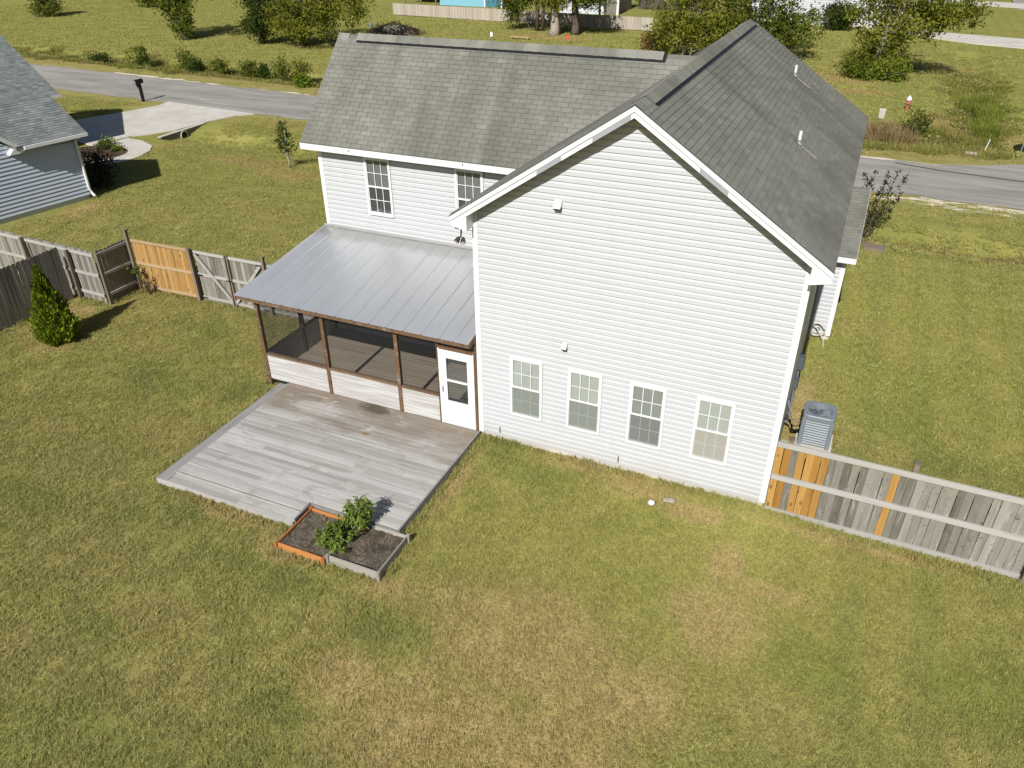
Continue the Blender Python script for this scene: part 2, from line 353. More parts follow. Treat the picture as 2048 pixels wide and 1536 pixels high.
M_FDARK = wood('dark_weathered_picket', (.17, .155, .13), (.30, .28, .24), grain='z', rv=.5)
M_FNEW = wood('honey_new_picket', (.34, .18, .05), (.58, .36, .14), grain='z', rv=.75, extra=knots)
M_FORANGE = wood('amber_new_picket', (.34, .165, .035), (.56, .33, .10), grain='z', rv=.75, extra=knots)
M_RAILG = wood('grey_fence_rail', (.36, .34, .31), (.56, .54, .50), grain='x', rv=.4)
M_RAILGY = wood('grey_fence_rail_across', (.36, .34, .31), (.56, .54, .50), grain='y', rv=.4)
M_RAILT = wood('tan_fence_rail', (.40, .28, .15), (.58, .43, .26), grain='x', rv=.4)
M_FPOST = wood('brown_fence_post', (.16, .12, .085), (.32, .26, .20), grain='z', rv=.4)
M_PICKF = wood('pale_far_picket', (.36, .31, .25), (.56, .50, .42), grain='z', rv=.8)
M_BEDG = wood('grey_bed_board', (.36, .33, .285), (.54, .50, .44), grain='x', rv=.4)
M_BEDO = wood('orange_bed_board', (.50, .19, .055), (.68, .31, .10), grain='x', rv=.3)
M_BEDOY = wood('orange_bed_board_across', (.34, .12, .04), (.46, .18, .06), grain='y', rv=.3)
M_BEDGY = wood('grey_bed_board_across', (.27, .245, .21), (.42, .39, .34), grain='y', rv=.3)
def m_metal(t):
    p = pos(t); s = nd(t, 'ShaderNodeSeparateXYZ', {0: p}).outputs
    n = noise(t, vmul(t, p, (3, .35, .35)), 2.2, 4, .65); n2 = noise(t, p, 1.1, 4)
    c = mix(t, n, (.66, .675, .69), (.78, .79, .80))
    # dusty band along the wall
    k = sstep(t, mth(t, 'ADD', s[1], mth(t, 'MULTIPLY', mth(t, 'SUBTRACT', noise(t, p, 4., 3), .5), .5)), 2.45, 2.85)
    c = mix(t, mth(t, 'MULTIPLY', k, .6), c, (.42, .41, .365))
    rough = mth(t, 'ADD', mth(t, 'MULTIPLY', n2, .18), .30)
    return bsdf(t, c, rough, .6, .5)
M_METAL = mat('galvanised_steel', m_metal)
def m_screen(t):
    d = nd(t, 'ShaderNodeBsdfDiffuse', {'Color': (.05, .05, .05, 1)}); tr = nd(t, 'ShaderNodeBsdfTransparent')
    return nd(t, 'ShaderNodeMixShader', {0: .66, 1: d.outputs[0], 2: tr.outputs[0]}).outputs[0]
M_SCREEN = mat('insect_screen', m_screen)
def glass(name, tint, refl):
    def f(t):
        tr = nd(t, 'ShaderNodeBsdfTransparent', {'Color': c4(tint)}); gl = nd(t, 'ShaderNodeBsdfGlossy', {'Color': (.9, .95, 1, 1), 'Roughness': .02})
        fr = nd(t, 'ShaderNodeFresnel', {'IOR': 1.5}).outputs[0]
        return nd(t, 'ShaderNodeMixShader', {0: mth(t, 'ADD', fr, refl, clamp=True), 1: tr.outputs[0], 2: gl.outputs[0]}).outputs[0]
    return mat(name, f)
M_GLASS = glass('window_glass', (.80, .84, .82), .10)
M_GLASSU = glass('upstairs_window_glass', (.66, .68, .70), .10)
M_GLASSD = glass('dark_window_glass', (.55, .58, .58), .14)
def wscreen(name, col, op):
    def f(t):
        d = nd(t, 'ShaderNodeBsdfDiffuse', {'Color': c4(col)}); tr = nd(t, 'ShaderNodeBsdfTransparent')
        return nd(t, 'ShaderNodeMixShader', {0: op, 1: tr.outputs[0], 2: d.outputs[0]}).outputs[0]
    return mat(name, f)
M_BLIND = plain('blind_slat', (.80, .80, .75), .6, var=.06)
M_BLINDW = plain('pale_blind_slat', (.62, .60, .54), .6, var=.06)
M_BLINDD = plain('grey_blind_slat', (.52, .52, .50), .6, var=.06)  # greyer slats, used in one downstairs window
M_BLINDU = plain('upstairs_blind_slat', (.62, .62, .63), .6)
M_BLINDV = plain('lowered_blind_slat', (.22, .23, .26), .6)
M_DARK = plain('dark_interior', (.025, .025, .025), .9)
M_BLACK = plain('black_plastic', (.012, .012, .014), .45)
M_BRONZE = plain('dark_bronze', (.075, .06, .045), .5, .3)
M_GREYP = plain('grey_painted_steel', (.27, .305, .33), .45, .2, var=.06)
M_LOUV = plain('louver_steel', (.165, .187, .20), .5, .2, var=.06)
M_GREYD = plain('dark_grey_steel', (.12, .14, .155), .5, .2)
def m_concrete(a, b):
    def f(t):
        p = pos(t); n = noise(t, p, .8, 5, .65, .4); g = noise(t, p, 22., 3, .7)
        c = mix(t, sstep(t, n, .3, .7), a, b); c = mix(t, mth(t, 'MULTIPLY', g, .25), c, [x*.7 for x in a])
        return bsdf(t, c, .9, 0, .2, g, .2, .01)
    return f
M_CONC = mat('pale_concrete', m_concrete((.58, .54, .47), (.72, .68, .60)))
M_CONCD = mat('mossy_concrete', m_concrete((.17, .155, .125), (.30, .275, .23)))
M_FOUND = mat('foundation_block', m_concrete((.50, .475, .41), (.68, .65, .57)))
def m_road(t):
    p = pos(t); q = vmul(t, p, (.16, 1., 1.)); n = noise(t, q, .9, 5, .65, .5); g = noise(t, p, 30., 2, .7); n2 = noise(t, q, 2.4, 4, .6)
    c = mix(t, sstep(t, n, .32, .68), (.31, .287, .254), (.445, .418, .375))
    c = mix(t, mth(t, 'MULTIPLY', sstep(t, n2, .52, .72), .5), c, (.185, .182, .178))
    c = mix(t, mth(t, 'MULTIPLY', g, .3), c, (.20, .195, .19))
    return bsdf(t, c, .95, 0, .08, g, .3, .01)
M_ROAD = mat('worn_asphalt', m_road)
def m_soil(a, b):
    def f(t):
        p = pos(t); n = noise(t, p, 3., 5, .7); g = noise(t, p, 34., 4, .75); h = noise(t, p, 9., 4, .7)
        c = mix(t, sstep(t, n, .3, .7), a, b); c = mix(t, sstep(t, g, .60, .74), c, (.26, .22, .165)); c = mix(t, sstep(t, g, .30, .42, 1, 0), c, [x*.35 for x in a])
        return bsdf(t, c, .97, 0, .1, mth(t, 'ADD', h, mth(t, 'MULTIPLY', g, .6)), .9, .04)
    return f
M_SOIL = mat('garden_soil', m_soil((.085, .068, .052), (.19, .16, .125)))
M_MULCH = mat('bark_mulch', m_soil((.075, .05, .035), (.13, .085, .055)))
def bark(name, a, b):
    def f(t):
        p = pos(t); n = noise(t, vmul(t, p, (9, 9, 1.6)), 1., 5, .7, .5)
        return bsdf(t, mix(t, sstep(t, n, .3, .7), a, b), .95, 0, .1, n, .8, .04)
    return mat(name, f)
M_BARK = bark('brown_bark', (.07, .055, .04), (.17, .14, .11))
M_BARKP = bark('pale_bark', (.28, .24, .19), (.50, .45, .38))
M_WHITE = plain('white_plastic', (.85, .85, .84), .4, var=.03)
M_RED = plain('hydrant_red', (.40, .15, .10), .6)
M_ROPE = plain('cream_hose', (.66, .60, .48), .5)


# ================================================================== GROUND
def smooth(x, a, b):
    k = min(1, max(0, (x-a)/(b-a))); return k*k*(3-2*k)
def hnoise(x, y):
    return .5*math.sin(x*.37+1.3*math.sin(y*.21))+.5*math.sin(y*.43+1.7*math.sin(x*.17+2))
def ground_z(x, y):
    z = 0.
    # soil banked against the house
    dx = max(-6.2-x, 0, x-6.6); dy = max(0-y, 0, y-11.3)
    d = math.hypot(dx, dy)
    if x > -.1: z += .075*(1-smooth(d, .1, 1.6))
    # roadside swale in front of the houses, filled under the driveways
    dd = abs(y-ditch_y(x)); drive = smooth(abs(x+30.6), 2.35, 2.75)
    z -= (.42 if x > -20 else .42+.2*smooth(-x, 20, 26))*(1-smooth(dd, .25, 1.9))*drive
    # ditch on the far side of the street
    fd = abs(y-(far_edge(x)+4.4)); z -= (.55 if x < 6 else .45)*(1-smooth(fd, .4, 2.4))*smooth(x, -75, -60)
    # ditch running north on the right
    if y > 33: z -= .5*(1-smooth(abs(x-12.7-.02*(y-40)), .3, 2.2))*smooth(y, 33, 36)*(1-smooth(y, 64, 66))
    if y > 31: z += .25*smooth(y, 36, 60)*hnoise(x*.35, y*.35)*.5
    return z
def grid_lines(segs):
    out = []
    for a, b, s in segs:
        n = max(1, int(round((b-a)/s)))
        out += [a+(b-a)*i/n for i in range(n)]
    return out+[segs[-1][1]]
gx = grid_lines([(-420, -160, 26), (-160, -70, 5), (-70, -30, 1.), (-30, -2, .7), (-2, 9, .35), (9, 22, .5), (22, 60, 4), (60, 300, 24)])
gy = grid_lines([(-150, -30, 15), (-30, -3, 1.5), (-3, 3, .35), (3, 15, .7), (15, 21, .22), (21, 30, .6), (30, 40, .35), (40, 70, .8), (70, 130, 3), (130, 460, 22)])
nx, ny = len(gx), len(gy)
gv = [(x, y, ground_z(x, y)) for y in gy for x in gx]
gf = [(j*nx+i, j*nx+i+1, (j+1)*nx+i+1, (j+1)*nx+i) for j in range(ny-1) for i in range(nx-1)]
ground = link('ground', meshdata('ground', gv, gf, M_GROUND, smooth=True), kind='structure')

def sheet(name, pts, z, mt, thick=0., **pr):
    b = MB()
    if thick: b.prism([(x, y, z-thick) for x, y in pts], (0, 0, thick))
    else: b.poly([(x, y, z) for x, y in pts])
    return b.build(name, mt, None, kind='structure', **pr)
# street: strip with a widening at the junction on the right
rb = MB(); xs = [-200, -120, -80, -56, -40, -27, -15, 0, 7.2, 9, 10.5, 12, 13.2, 14.4, 15.6, 17, 19, 24, 60]
def fe(x): return far_edge(x) if x < 9 else far_edge(9)+(.0 if x < 10 else .18*(min(x, 17)-10)**1.45)
jit = lambda k: .10*math.sin(k*2.1)+.06*math.sin(k*5.3)
xx = grid_lines([(-200, -60, 6), (-60, 24, .8), (24, 60, 6)])
for a, b_ in zip(xx, xx[1:]):
    rb.quad((a, near_edge(a)+jit(a), .012), (b_, near_edge(b_)+jit(b_), .012), (b_, fe(b_)+jit(b_*1.3+4), .012), (a, fe(a)+jit(a*1.3+4), .012))
rb.build('road', M_ROAD, None, kind='structure')
sheet('side_road', [(19.0, 29), (25.5, 29), (27, 120), (20.5, 120)], .018, M_ROAD)
rs = MB(); rs.tube([(8.6, 28.3, .016), (10.5, 27.75, .016), (13, 27.4, .016), (16, 27.0, .016)], .035, 4)  # dark strip laid on the asphalt as the overhead wire's shadow
rs.build('wire_shadow_strip', plain('wire_shadow_dark', (.05, .05, .05), .8), None, kind='structure')
sheet('neighbor_driveway', [(-34.6, 25.3), (-27.2, 24.75), (-27.9, 24.0), (-28.4, 22.3), (-28.7, 19.9), (-29.4, 18.6), (-30.0, 17.9), (-30.4, 15.6), (-37.5, 17.2), (-36.2, 19.2), (-35.2, 21.5), (-34.4, 24.2)], .05, M_CONC, .3)
ol = [(-29.9, 17.5), (-28.7, 17.4), (-27.4, 16.8), (-26.8, 16.1), (-26.5, 15.2), (-26.4, 14.3), (-26.9, 13.1)]
il = [(-29.9, 16.3), (-28.7, 16.1), (-27.9, 15.7), (-27.5, 15.2), (-27.4, 14.6), (-27.6, 13.9), (-28.0, 13.3)]
sheet('neighbor_walkway', ol+il[::-1], .045, M_CONC, .2)
sheet('mulch_bed', [(-29.8, 16.28), (-28.7, 16.08), (-27.92, 15.68), (-27.52, 15.18), (-27.42, 14.58), (-27.62, 13.88), (-28.2, 13.2), (-30, 13.4), (-31, 15)], .02, M_MULCH, .1)
sheet('far_driveway', [(8.5, 74.5), (11.1, 72.0), (14, 70), (19.9, 67.6), (20.1, 73.9), (16, 75), (11.2, 76.4), (6, 79), (5, 77)], .05, M_CONC, .2)
sheet('far_side_street', [(10, 104), (27, 98), (28, 103), (11, 109)], .05, M_CONC, .2)
# culvert head wall under the neighbour's driveway
cw = thing('culvert_headwall', 'mossy concrete headwall with a round pipe opening under the driveway edge', 'culvert', (-28.3, 20.0, 0))
b = MB(); k = 20
cy0, cz0, rr_ = 19.9, -.22, .24
outer = [(21.6, .06), (21.6, -.6), (18.7, -.6), (18.7, .06)]
ring = [(cy0+rr_*math.cos(2*math.pi*i/k), cz0+rr_*math.sin(2*math.pi*i/k)) for i in range(k)]
def sq(i):
    t = 2*math.pi*i/k; c_, s_ = math.cos(t), math.sin(t); s0 = 1/max(abs(c_), abs(s_)); return (cy0+1.6*s0*c_ if abs(c_) else cy0, max(-.6, min(.06, cz0+1.6*s0*s_)))
for i in range(k):
    a0, a1, q0, q1 = ring[i], ring[(i+1) % k], sq(i), sq((i+1) % k)
    b.quad((-28.22, *a0), (-28.22, *q0), (-28.22, *q1), (-28.22, *a1)); b.quad((-28.9, *a0), (-28.22, *a0), (-28.22, *a1), (-28.9, *a1))
b.build('wall', M_CONCD, cw)
b = MB(); b.box(-28.42, -28.2, 18.2, 21.7, .035, .075); b.build('cap', M_CONC, cw)
b = MB(); b.lathe([(rr_-.03, 0), (rr_+.03, 0), (rr_+.03, .06), (rr_-.03, .06)], (0, 0, 0), 20)
b.v = [(-28.16+z-.06, cy0+x, cz0+y) for x, y, z in b.v]; b.build('pipe', M_CONC, cw)
b = MB(); b.poly([(-28.7, cy0+rr_*math.cos(2*math.pi*i/k), cz0+rr_*math.sin(2*math.pi*i/k)) for i in range(k)]); b.build('pipe_interior', M_DARK, cw)

# ================================================================== HOUSE
W, AW, ZP, OV, EV = 6.6, .666, 8.006, .32, .326           # gable wing: width, pitch, ridge height, rake and eave overhang
LW = 11.5
YM, XL, YE, ZE, YR, ZR = 3.11, -6.035, 2.815, 5.679, 5.073, 7.97
AM = (ZR-ZE)/(YR-YE); XE = -6.315
SB, EX = .22, .127                                         # siding bottom, course height
house = thing('house', 'white vinyl sided two storey house with grey shingle roof and gable end', 'house', (0, 0, 0))
def wing_z(x): return ZP-AW*abs(x-W/2)
TH = .13
def siding(parent, P0, ud, nn, ulo, uhi, z0, ztop, openings=(), mt=M_SIDING, first=SB, ex=EX, proud=.023, base=.008, name='siding_board', skip=None, joints=True):
    """lap siding, one object for each course. ud: unit vector along the wall; nn: outward normal; ulo(z), uhi(z): wall limits"""
    ud, nn, P0 = Vector(ud), Vector(nn), Vector(P0)
    z = first
    while z < ztop-.01:
        za, zb = z, min(z+ex, ztop); z += ex
        if zb <= z0: continue
        if skip and skip(za, zb): continue
        pieces = [(max(ulo(za), ulo(za)), uhi(za), max(ulo(zb), -99), uhi(zb), za, zb)]
        for (ua, ub, oa, ob_) in openings:
            nxt = []
            for (l0, h0, l1, h1, a, b_) in pieces:
                if ob_ <= a+1e-4 or oa >= b_-1e-4 or ub <= min(l0, l1) or ua >= max(h0, h1): nxt.append((l0, h0, l1, h1, a, b_)); continue
                nxt.append((l0, ua, l1, ua, a, b_)); nxt.append((ub, h0, ub, h1, a, b_))
                if oa > a+.004: nxt.append((ua, ub, ua, ub, a, oa))
                if ob_ < b_-.004: nxt.append((ua, ub, ua, ub, ob_, b_))
            pieces = nxt
        bp_ = [(0, 1.), (.60, .84), (.80, .26), (1.0, .12)] if joints else [(0, 1.), (1.0, 0.)]       # lap profile: flat face, cove, top
        off = 0.
        def pf(zz):
            t = (zz-za)/ex
            for (t0, p0), (t1, p1) in zip(bp_, bp_[1:]):
                if t <= t1+1e-6: return base+proud*(p0+(p1-p0)*(t-t0)/(t1-t0))+off
            return base+proud*.1
        segs = []
        for (l0, h0, l1, h1, a, b_) in pieces:
            if h0-l0 < .003 and h1-l1 < .003: continue
            h1 = max(h1, l1); w_ = h0-l0
            if joints and w_ > 4.2 and h1-l1 > 3.:
                j = l0+(.22+.56*rnd.random())*w_; j = min(max(j, l1+.3), h1-.3)
                segs += [(l0, j, l1, j, a, b_, 0.), (j, h0, j, h1, a, b_, .0012)]
            else: segs.append((l0, h0, l1, h1, a, b_, 0.))
        for (l0, h0, l1, h1, a, b_, off) in segs:
            zs = [a]+[za+f*ex for f, _ in bp_ if a+1e-4 < za+f*ex < b_-1e-4]+[b_]; m_ = MB(); rows = []
            for zz in zs:
                k = (zz-a)/(b_-a); A = P0+ud*(l0+(l1-l0)*k)+nn*pf(zz); B = P0+ud*(h0+(h1-h0)*k)+nn*pf(zz); A.z = B.z = zz; rows.append((A, B))
            for (A, B), (D, C) in zip(rows, rows[1:]): m_.quad(A, B, C, D)
            A2 = P0+ud*l0; B2 = P0+ud*h0; A2.z = B2.z = a; m_.quad(A2, B2, rows[0][1], rows[0][0])
            m_.build(name, mt, parent)
# windows: (u, z0, width, height)
WZ0, WZ1, WW = .926, 2.434, .768
WX = [.822, 2.18, 3.556, 4.94]
OP = [(x, x+WW, WZ0, WZ1) for x in WX]
UZ0, UZ1 = 3.908, 5.424
OPU = [(-4.621, -4.621+WW, UZ0, UZ1), (-2.012, -2.012+WW, UZ0, UZ1)]
CT = .115                                                   # corner trim width
# wall cores
b = MB(); zt = wing_z(0)-TH
b.prism([(.04, .07, SB-.01), (W-.04, .07, SB-.01), (W-.04, .07, zt), (W/2, .07, ZP-TH-.02), (.04, .07, zt)], (0, .08, 0))
gw = b.build('gable_wall', M_SOFFIT, house)
def ulo(z): return CT if z < wing_z(0)-.2 else max(CT, W/2-(ZP-TH-z)/AW)
def uhi(z): return W-ulo(z)
siding(gw, (0, .03, 0), (1, 0, 0), (0, -1, 0), ulo, uhi, SB, ZP-TH-.03, OP)
b = MB(); b.box(XL+.04, .02, YM+.07, YM+.15, SB-.01, ZE-.1); bw = b.build('back_wall', M_SOFFIT, house)
siding(bw, (0, YM+.03, 0), (1, 0, 0), (0, -1, 0), lambda z: XL+CT, lambda z: 0., SB, ZE+.02, OPU+[(-3.1, -2.15, SB, 2.28)])
b = MB(); b.box(-.02+.05, .15, .15, YM+.03, SB-.01, 5.75); lw = b.build('wing_left_wall', M_SOFFIT, house)
siding(lw, (.03, 0, 0), (0, 1, 0), (-1, 0, 0), lambda z: CT+.02, lambda z: YM, 3.0, 5.7, first=SB)
b = MB(); b.box(W-.15, W-.03, .15, 11.2, SB-.01, 5.75); rw = b.build('wing_right_wall', M_SOFFIT, house)
siding(rw, (W-.03, 0, 0), (0, 1, 0), (1, 0, 0), lambda z: CT+.02, lambda z: 11.2, SB, 5.7)
b = MB(); b.prism([(XL+.03, YM+.15, SB), (XL+.03, 7.0, SB), (XL+.03, 7.0, ZE+.2), (XL+.03, YR, ZR-.2), (XL+.03, YM+.15, ZE+.2)], (.12, 0, 0)); ww = b.build('west_gable_wall', M_SOFFIT, house)
siding(ww, (XL+.03, 0, 0), (0, 1, 0), (-1, 0, 0), lambda z: max(YM+CT, YR-(ZR-.14-z)/AM), lambda z: min(7.0, YR+(ZR-.14-z)/AM), SB, ZR-.15)
b = MB(); b.box(XL+.1, .1, 6.88, 7.0, SB, ZE); b.box(.1, W-.1, 11.08, 11.2, SB, 5.7); b.prism([(0.1, 11.08, 5.7), (W-.1, 11.08, 5.7), (W/2, 11.08, ZP-TH-.02)], (0, .12, 0)); b.build('front_wall', M_SIDING, house)
# foundation
b = MB(); b.box(.03, W-.03, .05, .3, -.3, SB); b.box(W-.3, W-.04, .3, 11.1, -.3, SB); b.box(XL+.05, .1, YM+.06, YM+.3, -.3, SB); b.box(XL+.05, XL+.3, YM+.06, 7., -.3, SB)
b.build('foundation', M_FOUND, house)
# corner trims
def corner(x, y, sx, sy, z0, z1):
    m_ = MB(); d = .045
    m_.box(min(x, x+sx*CT), max(x, x+sx*CT), y-d*.0 if sy > 0 else y, y+.02 if sy > 0 else y, z0, z1) if False else None
    x0, x1 = sorted((x-sx*.004, x+sx*CT)); y0, y1 = sorted((y-sy*.004, y+sy*.03))
    m_.box(x0, x1, y0, y1, z0, z1)
    x0, x1 = sorted((x-sx*.006, x+sx*.03)); y0, y1 = sorted((y+sy*.0305, y+sy*CT))
    m_.box(x0, x1, y0, y1, z0, z1)
    m_.build('corner_trim', M_TRIM, house)
corner(0, 0, 1, 1, SB-.02, wing_z(0)-.16); corner(W, 0, -1, 1, SB-.02, wing_z(0)-.16); corner(XL, YM, 1, 1, SB-.02, ZE+.02)
# ------------------------------------------------ windows
def slats(x0, x1, z0, z1, y, mt, par, tilt=.35, sp=.026, name='blind'):
    m_ = MB(); z = z0+.012
    while z < z1-.005:
        dy = .009; dz = .011*tilt*2
        m_.quad((x0, y-dy, z-dz), (x1, y-dy, z-dz), (x1, y+dy, z+dz), (x0, y+dy, z+dz)); z += sp
    m_.build(name, mt, par)
def window(x, y, z0, z1, ww, bm_up, bm_lo, scr, gl, tilt=.6, low_drop=True):
    wd = link('window', None, house, (x, y, z0)); h = z1-z0; zm = (z0+z1)/2
    fr = MB(); T = .052; yf = y-.022
    fr.box(x, x+T, yf, y+.03, z0, z1); fr.box(x+ww-T, x+ww, yf, y+.03, z0, z1); fr.box(x+T, x+ww-T, yf, y+.03, z1-T, z1); fr.box(x+T, x+ww-T, yf-.012, y+.03, z0, z0+T)
    fr.build('frame', M_TRIM, wd)
    up = MB(); s = .022
    up.box(x+T, x+ww-T, y-.012, y+.012, zm-.022, zm+.022); up.box(x+T, x+T+s, y-.004, y+.014, zm+.022, z1-T); up.box(x+ww-T-s, x+ww-T, y-.004, y+.014, zm+.022, z1-T)
    up.box(x+T+s, x+ww-T-s, y-.004, y+.014, z1-T-s, z1-T)
    up.box(x+T, x+T+s, y+.002, y+.018, z0+T, zm-.022); up.box(x+ww-T-s, x+ww-T, y+.002, y+.018, z0+T, zm-.022); up.box(x+T+s, x+ww-T-s, y+.002, y+.018, z0+T, z0+T+s*1.4)
    up.build('sash', M_TRIM, wd)
    xa, xb = x+T+s, x+ww-T-s
    for (a, b_, yy) in ((zm+.022, z1-T-s, y+.006), (z0+T+s*1.4, zm-.022, y+.012)):
        mu = MB(); g = .0085
        for i in (1, 2):
            xc = xa+(xb-xa)*i/3; mu.box(xc-g, xc+g, yy-.006, yy+.006, a, b_)
        zc = (a+b_)/2
        for i in range(3):
            x0_ = xa+(xb-xa)*i/3+(g if i else 0); x1_ = xa+(xb-xa)*(i+1)/3-(g if i < 2 else 0); mu.box(x0_, x1_, yy-.0055, yy+.0055, zc-g, zc+g)
        mu.build('muntin', M_TRIM, wd)
        for i in range(3):
            for (p, q) in ((a, zc), (zc, b_)):
                pn = MB(); pn.quad((xa+(xb-xa)*i/3, yy, p), (xa+(xb-xa)*(i+1)/3, yy, p), (xa+(xb-xa)*(i+1)/3, yy, q), (xa+(xb-xa)*i/3, yy, q)); pn.build('pane', gl, wd)
    yb = y+.034
    slats(xa, xb, zm+.02, z1-T, yb, bm_up, wd, tilt)
    if low_drop: slats(xa, xb, z0+T, zm, yb+.002, bm_lo, wd, tilt)
    bk = MB(); bk.quad((x+T, y+.05, z0+T), (x+ww-T, y+.05, z0+T), (x+ww-T, y+.05, z1-T), (x+T, y+.05, z1-T)); bk.build('room_backing', M_DARK, wd)
    if scr is not None:
        sc_ = MB(); sc_.quad((x+T, y-.009, z0+T), (x+ww-T, y-.009, z0+T), (x+ww-T, y-.009, zm-.022), (x+T, y-.009, zm-.022)); sc_.build('insect_screen', scr, wd)
SCR_A = wscreen('grey_window_screen', (.30, .325, .295), .52); SCR_B = wscreen('dark_window_screen', (.27, .275, .265), .5); SCR_C = wscreen('pale_window_screen', (.58, .56, .49), .55)
# the wall core is pierced by dark pockets behind the blinds: the boxes sit in front of the core, behind the siding plane
for i, x in enumerate(WX):
    window(x, -.012, WZ0, WZ1, WW, M_BLIND if i != 2 else M_BLINDD, (M_BLIND, M_BLIND, M_BLINDD, M_BLINDW)[i], (SCR_A, SCR_A, SCR_B, SCR_C)[i], M_GLASS, (.75, .6, .45, .7)[i])
for x, *_ in OPU:
    window(x, YM-.012, UZ0, UZ1, WW, M_BLINDU, M_BLINDV, None, M_GLASSU, .3)
# ------------------------------------------------ roofs
def roof_slab(name, pts, mt=M_SHINGLE):     # pts: top polygon (4) -> slab going down
    m_ = MB(); m_.prism([(p[0], p[1], p[2]-TH) for p in pts], (0, 0, TH-.012)); return m_.build(name, mt, house)
zE = ZP-AW*(W/2+EV)
r_right = roof_slab('wing_roof_right_slope', [(W/2, -OV, ZP), (W+EV, -OV, zE), (W+EV, LW, zE), (W/2, LW, ZP)])
r_left = roof_slab('wing_roof_left_slope', [(W/2, -OV, ZP), (W/2, LW, ZP), (-EV, LW, zE), (-EV, -OV, zE)])
r_back = roof_slab('main_roof_back_slope', [(XE, YE, ZE), (3.15, YE, ZE), (3.15, YR, ZR), (XE, YR, ZR)])
r_front = roof_slab('main_roof_front_slope', [(XE, YR, ZR), (3.15, YR, ZR), (3.15, 2*YR-YE, ZE), (XE, 2*YR-YE, ZE)])
TABW, TABH = .305, .127
def tab_mesh(wd, name='shingle', ln=TABH+.03):
    g = .004; t0, t1 = .018, .002
    v = [(g, 0, -.006), (wd-g, 0, -.006), (wd-g, ln, -.004), (g, ln, -.004), (g, 0, t0), (wd-g, 0, t0), (wd-g, ln, t1), (g, ln, t1)]
    return v, [(4, 5, 6, 7), (0, 1, 5, 4), (1, 2, 6, 5), (3, 0, 4, 7)]
tv, tf = tab_mesh(TABW); TAB = meshdata('shingle', tv, tf, M_SHINGLE)
cand = []
def shingles(parent, O, U, V, ulen, vlen, visible=None, offs=.5):
    """O eave corner, U along the eave, V up the slope"""
    O, U, V = Vector(O), Vector(U).normalized(), Vector(V).normalized(); N = U.cross(V)
    mtx = Matrix(((U.x, V.x, N.x, 0), (U.y, V.y, N.y, 0), (U.z, V.z, N.z, 0), (0, 0, 0, 1)))
    n = int(vlen/TABH)
    for j in range(n):
        v0 = vlen-(j+1)*TABH if False else j*TABH
        u = -TABW*((j*offs) % 1.0)
        while u < ulen:
            a, b_ = max(u, 0), min(u+TABW, ulen); u += TABW
            if b_-a < .02: continue
            c = O+U*((a+b_)/2)+V*(v0+TABH/2)
            if visible and not visible(c): continue
            dep = (c-CAM).dot(cf_); foc = abs((CAM-c).normalized().dot(N))*(b_-a)/dep**2
            px = (c-CAM).dot(cr_)/dep; py = (c-CAM).dot(cu_)/dep
            infr = abs(px) < .64 and abs(py) < .48
            cand.append((foc if (infr and b_-a > TABW-.002) else 0, parent, O+U*a+V*v0, mtx, b_-a))
Lr = math.hypot(W/2+EV, ZP-zE)
shingles(r_right, (W+EV, -OV, zE), (0, 1, 0), (-(W/2+EV), 0, ZP-zE), LW+OV, Lr-.05)
Lm = math.hypot(YR-YE, ZR-ZE)
shingles(r_back, (XE, YE, ZE), (1, 0, 0), (0, YR-YE, ZR-ZE), 3.1-XE, Lm-.05, lambda c: c.x < W/2-(ZP-c.z)/AW+.35)
shingles(r_left, (-EV, LW, zE), (0, -1, 0), (W/2+EV, 0, ZP-zE), LW+OV, Lr-.05, lambda c: c.y < YE+(c.z-ZE)/AM+.35)
# ------------------------------------------------ ridge caps and vents
def ridge(parent, A, B, slope, step, wd, lift, mt=M_SHINGLE):
    A, B = Vector(A), Vector(B); d = (B-A).normalized(); side = Vector((-d.y, d.x, 0)); n = int((B-A).length/step)
    a = math.atan(slope); ca, sa = math.cos(a)*wd, math.sin(a)*wd
    v = []
    for u, h in ((0, .012), (step+.04, .002)):
        v += [tuple(d*u+side*ca+Vector((0, 0, -sa+h))), tuple(d*u+Vector((0, 0, h+.004))), tuple(d*u-side*ca+Vector((0, 0, -sa+h)))]
    v += [(p[0], p[1], p[2]-.012) for p in v[:3]]
    me = meshdata('ridge_cap', v, [(0, 1, 4, 3), (1, 2, 5, 4), (0, 6, 7, 1), (1, 7, 8, 2)], mt)
    for i in range(n):
        o = link('ridge_cap', me, parent, A+d*(i*step)+Vector((0, 0, lift))); o['tone'] = rnd.uniform(.35, .95)
ridge(r_right, (W/2, .28, ZP), (W/2, LW-.35, ZP), AW, .15, .23, .03)
ridge(r_right, (W/2, -OV, ZP), (W/2, .28, ZP), AW, .15, .19, .008)
ridge(r_back, (-5.72, YR, ZR), (2.5, YR, ZR), AM, .30, .21, .026)
ridge(r_back, (XE, YR, ZR), (-5.72, YR, ZR), AM, .30, .2, .008)
for par, sgn in ((r_right, 1),):
    m_ = MB(); a = math.atan(AW)
    for sg in (1, -1):
        m_.obox((W/2+sg*.15*math.cos(a), 5.75-.03, ZP-.15*math.sin(a)+.013), (sg*.145*math.cos(a), 0, -.145*math.sin(a)), (0, 5.42, 0), (0, 0, .012))
    m_.build('ridge_vent', M_BLACK, par)
m_ = MB(); a = math.atan(AM)
for sg in (1, -1):
    m_.obox((-1.6, YR+sg*.135*math.cos(a), ZR-.135*math.sin(a)+.008), (4.1, 0, 0), (0, sg*.13*math.cos(a), -.13*math.sin(a)), (0, 0, .012))
m_.build('ridge_vent', M_BLACK, r_back)
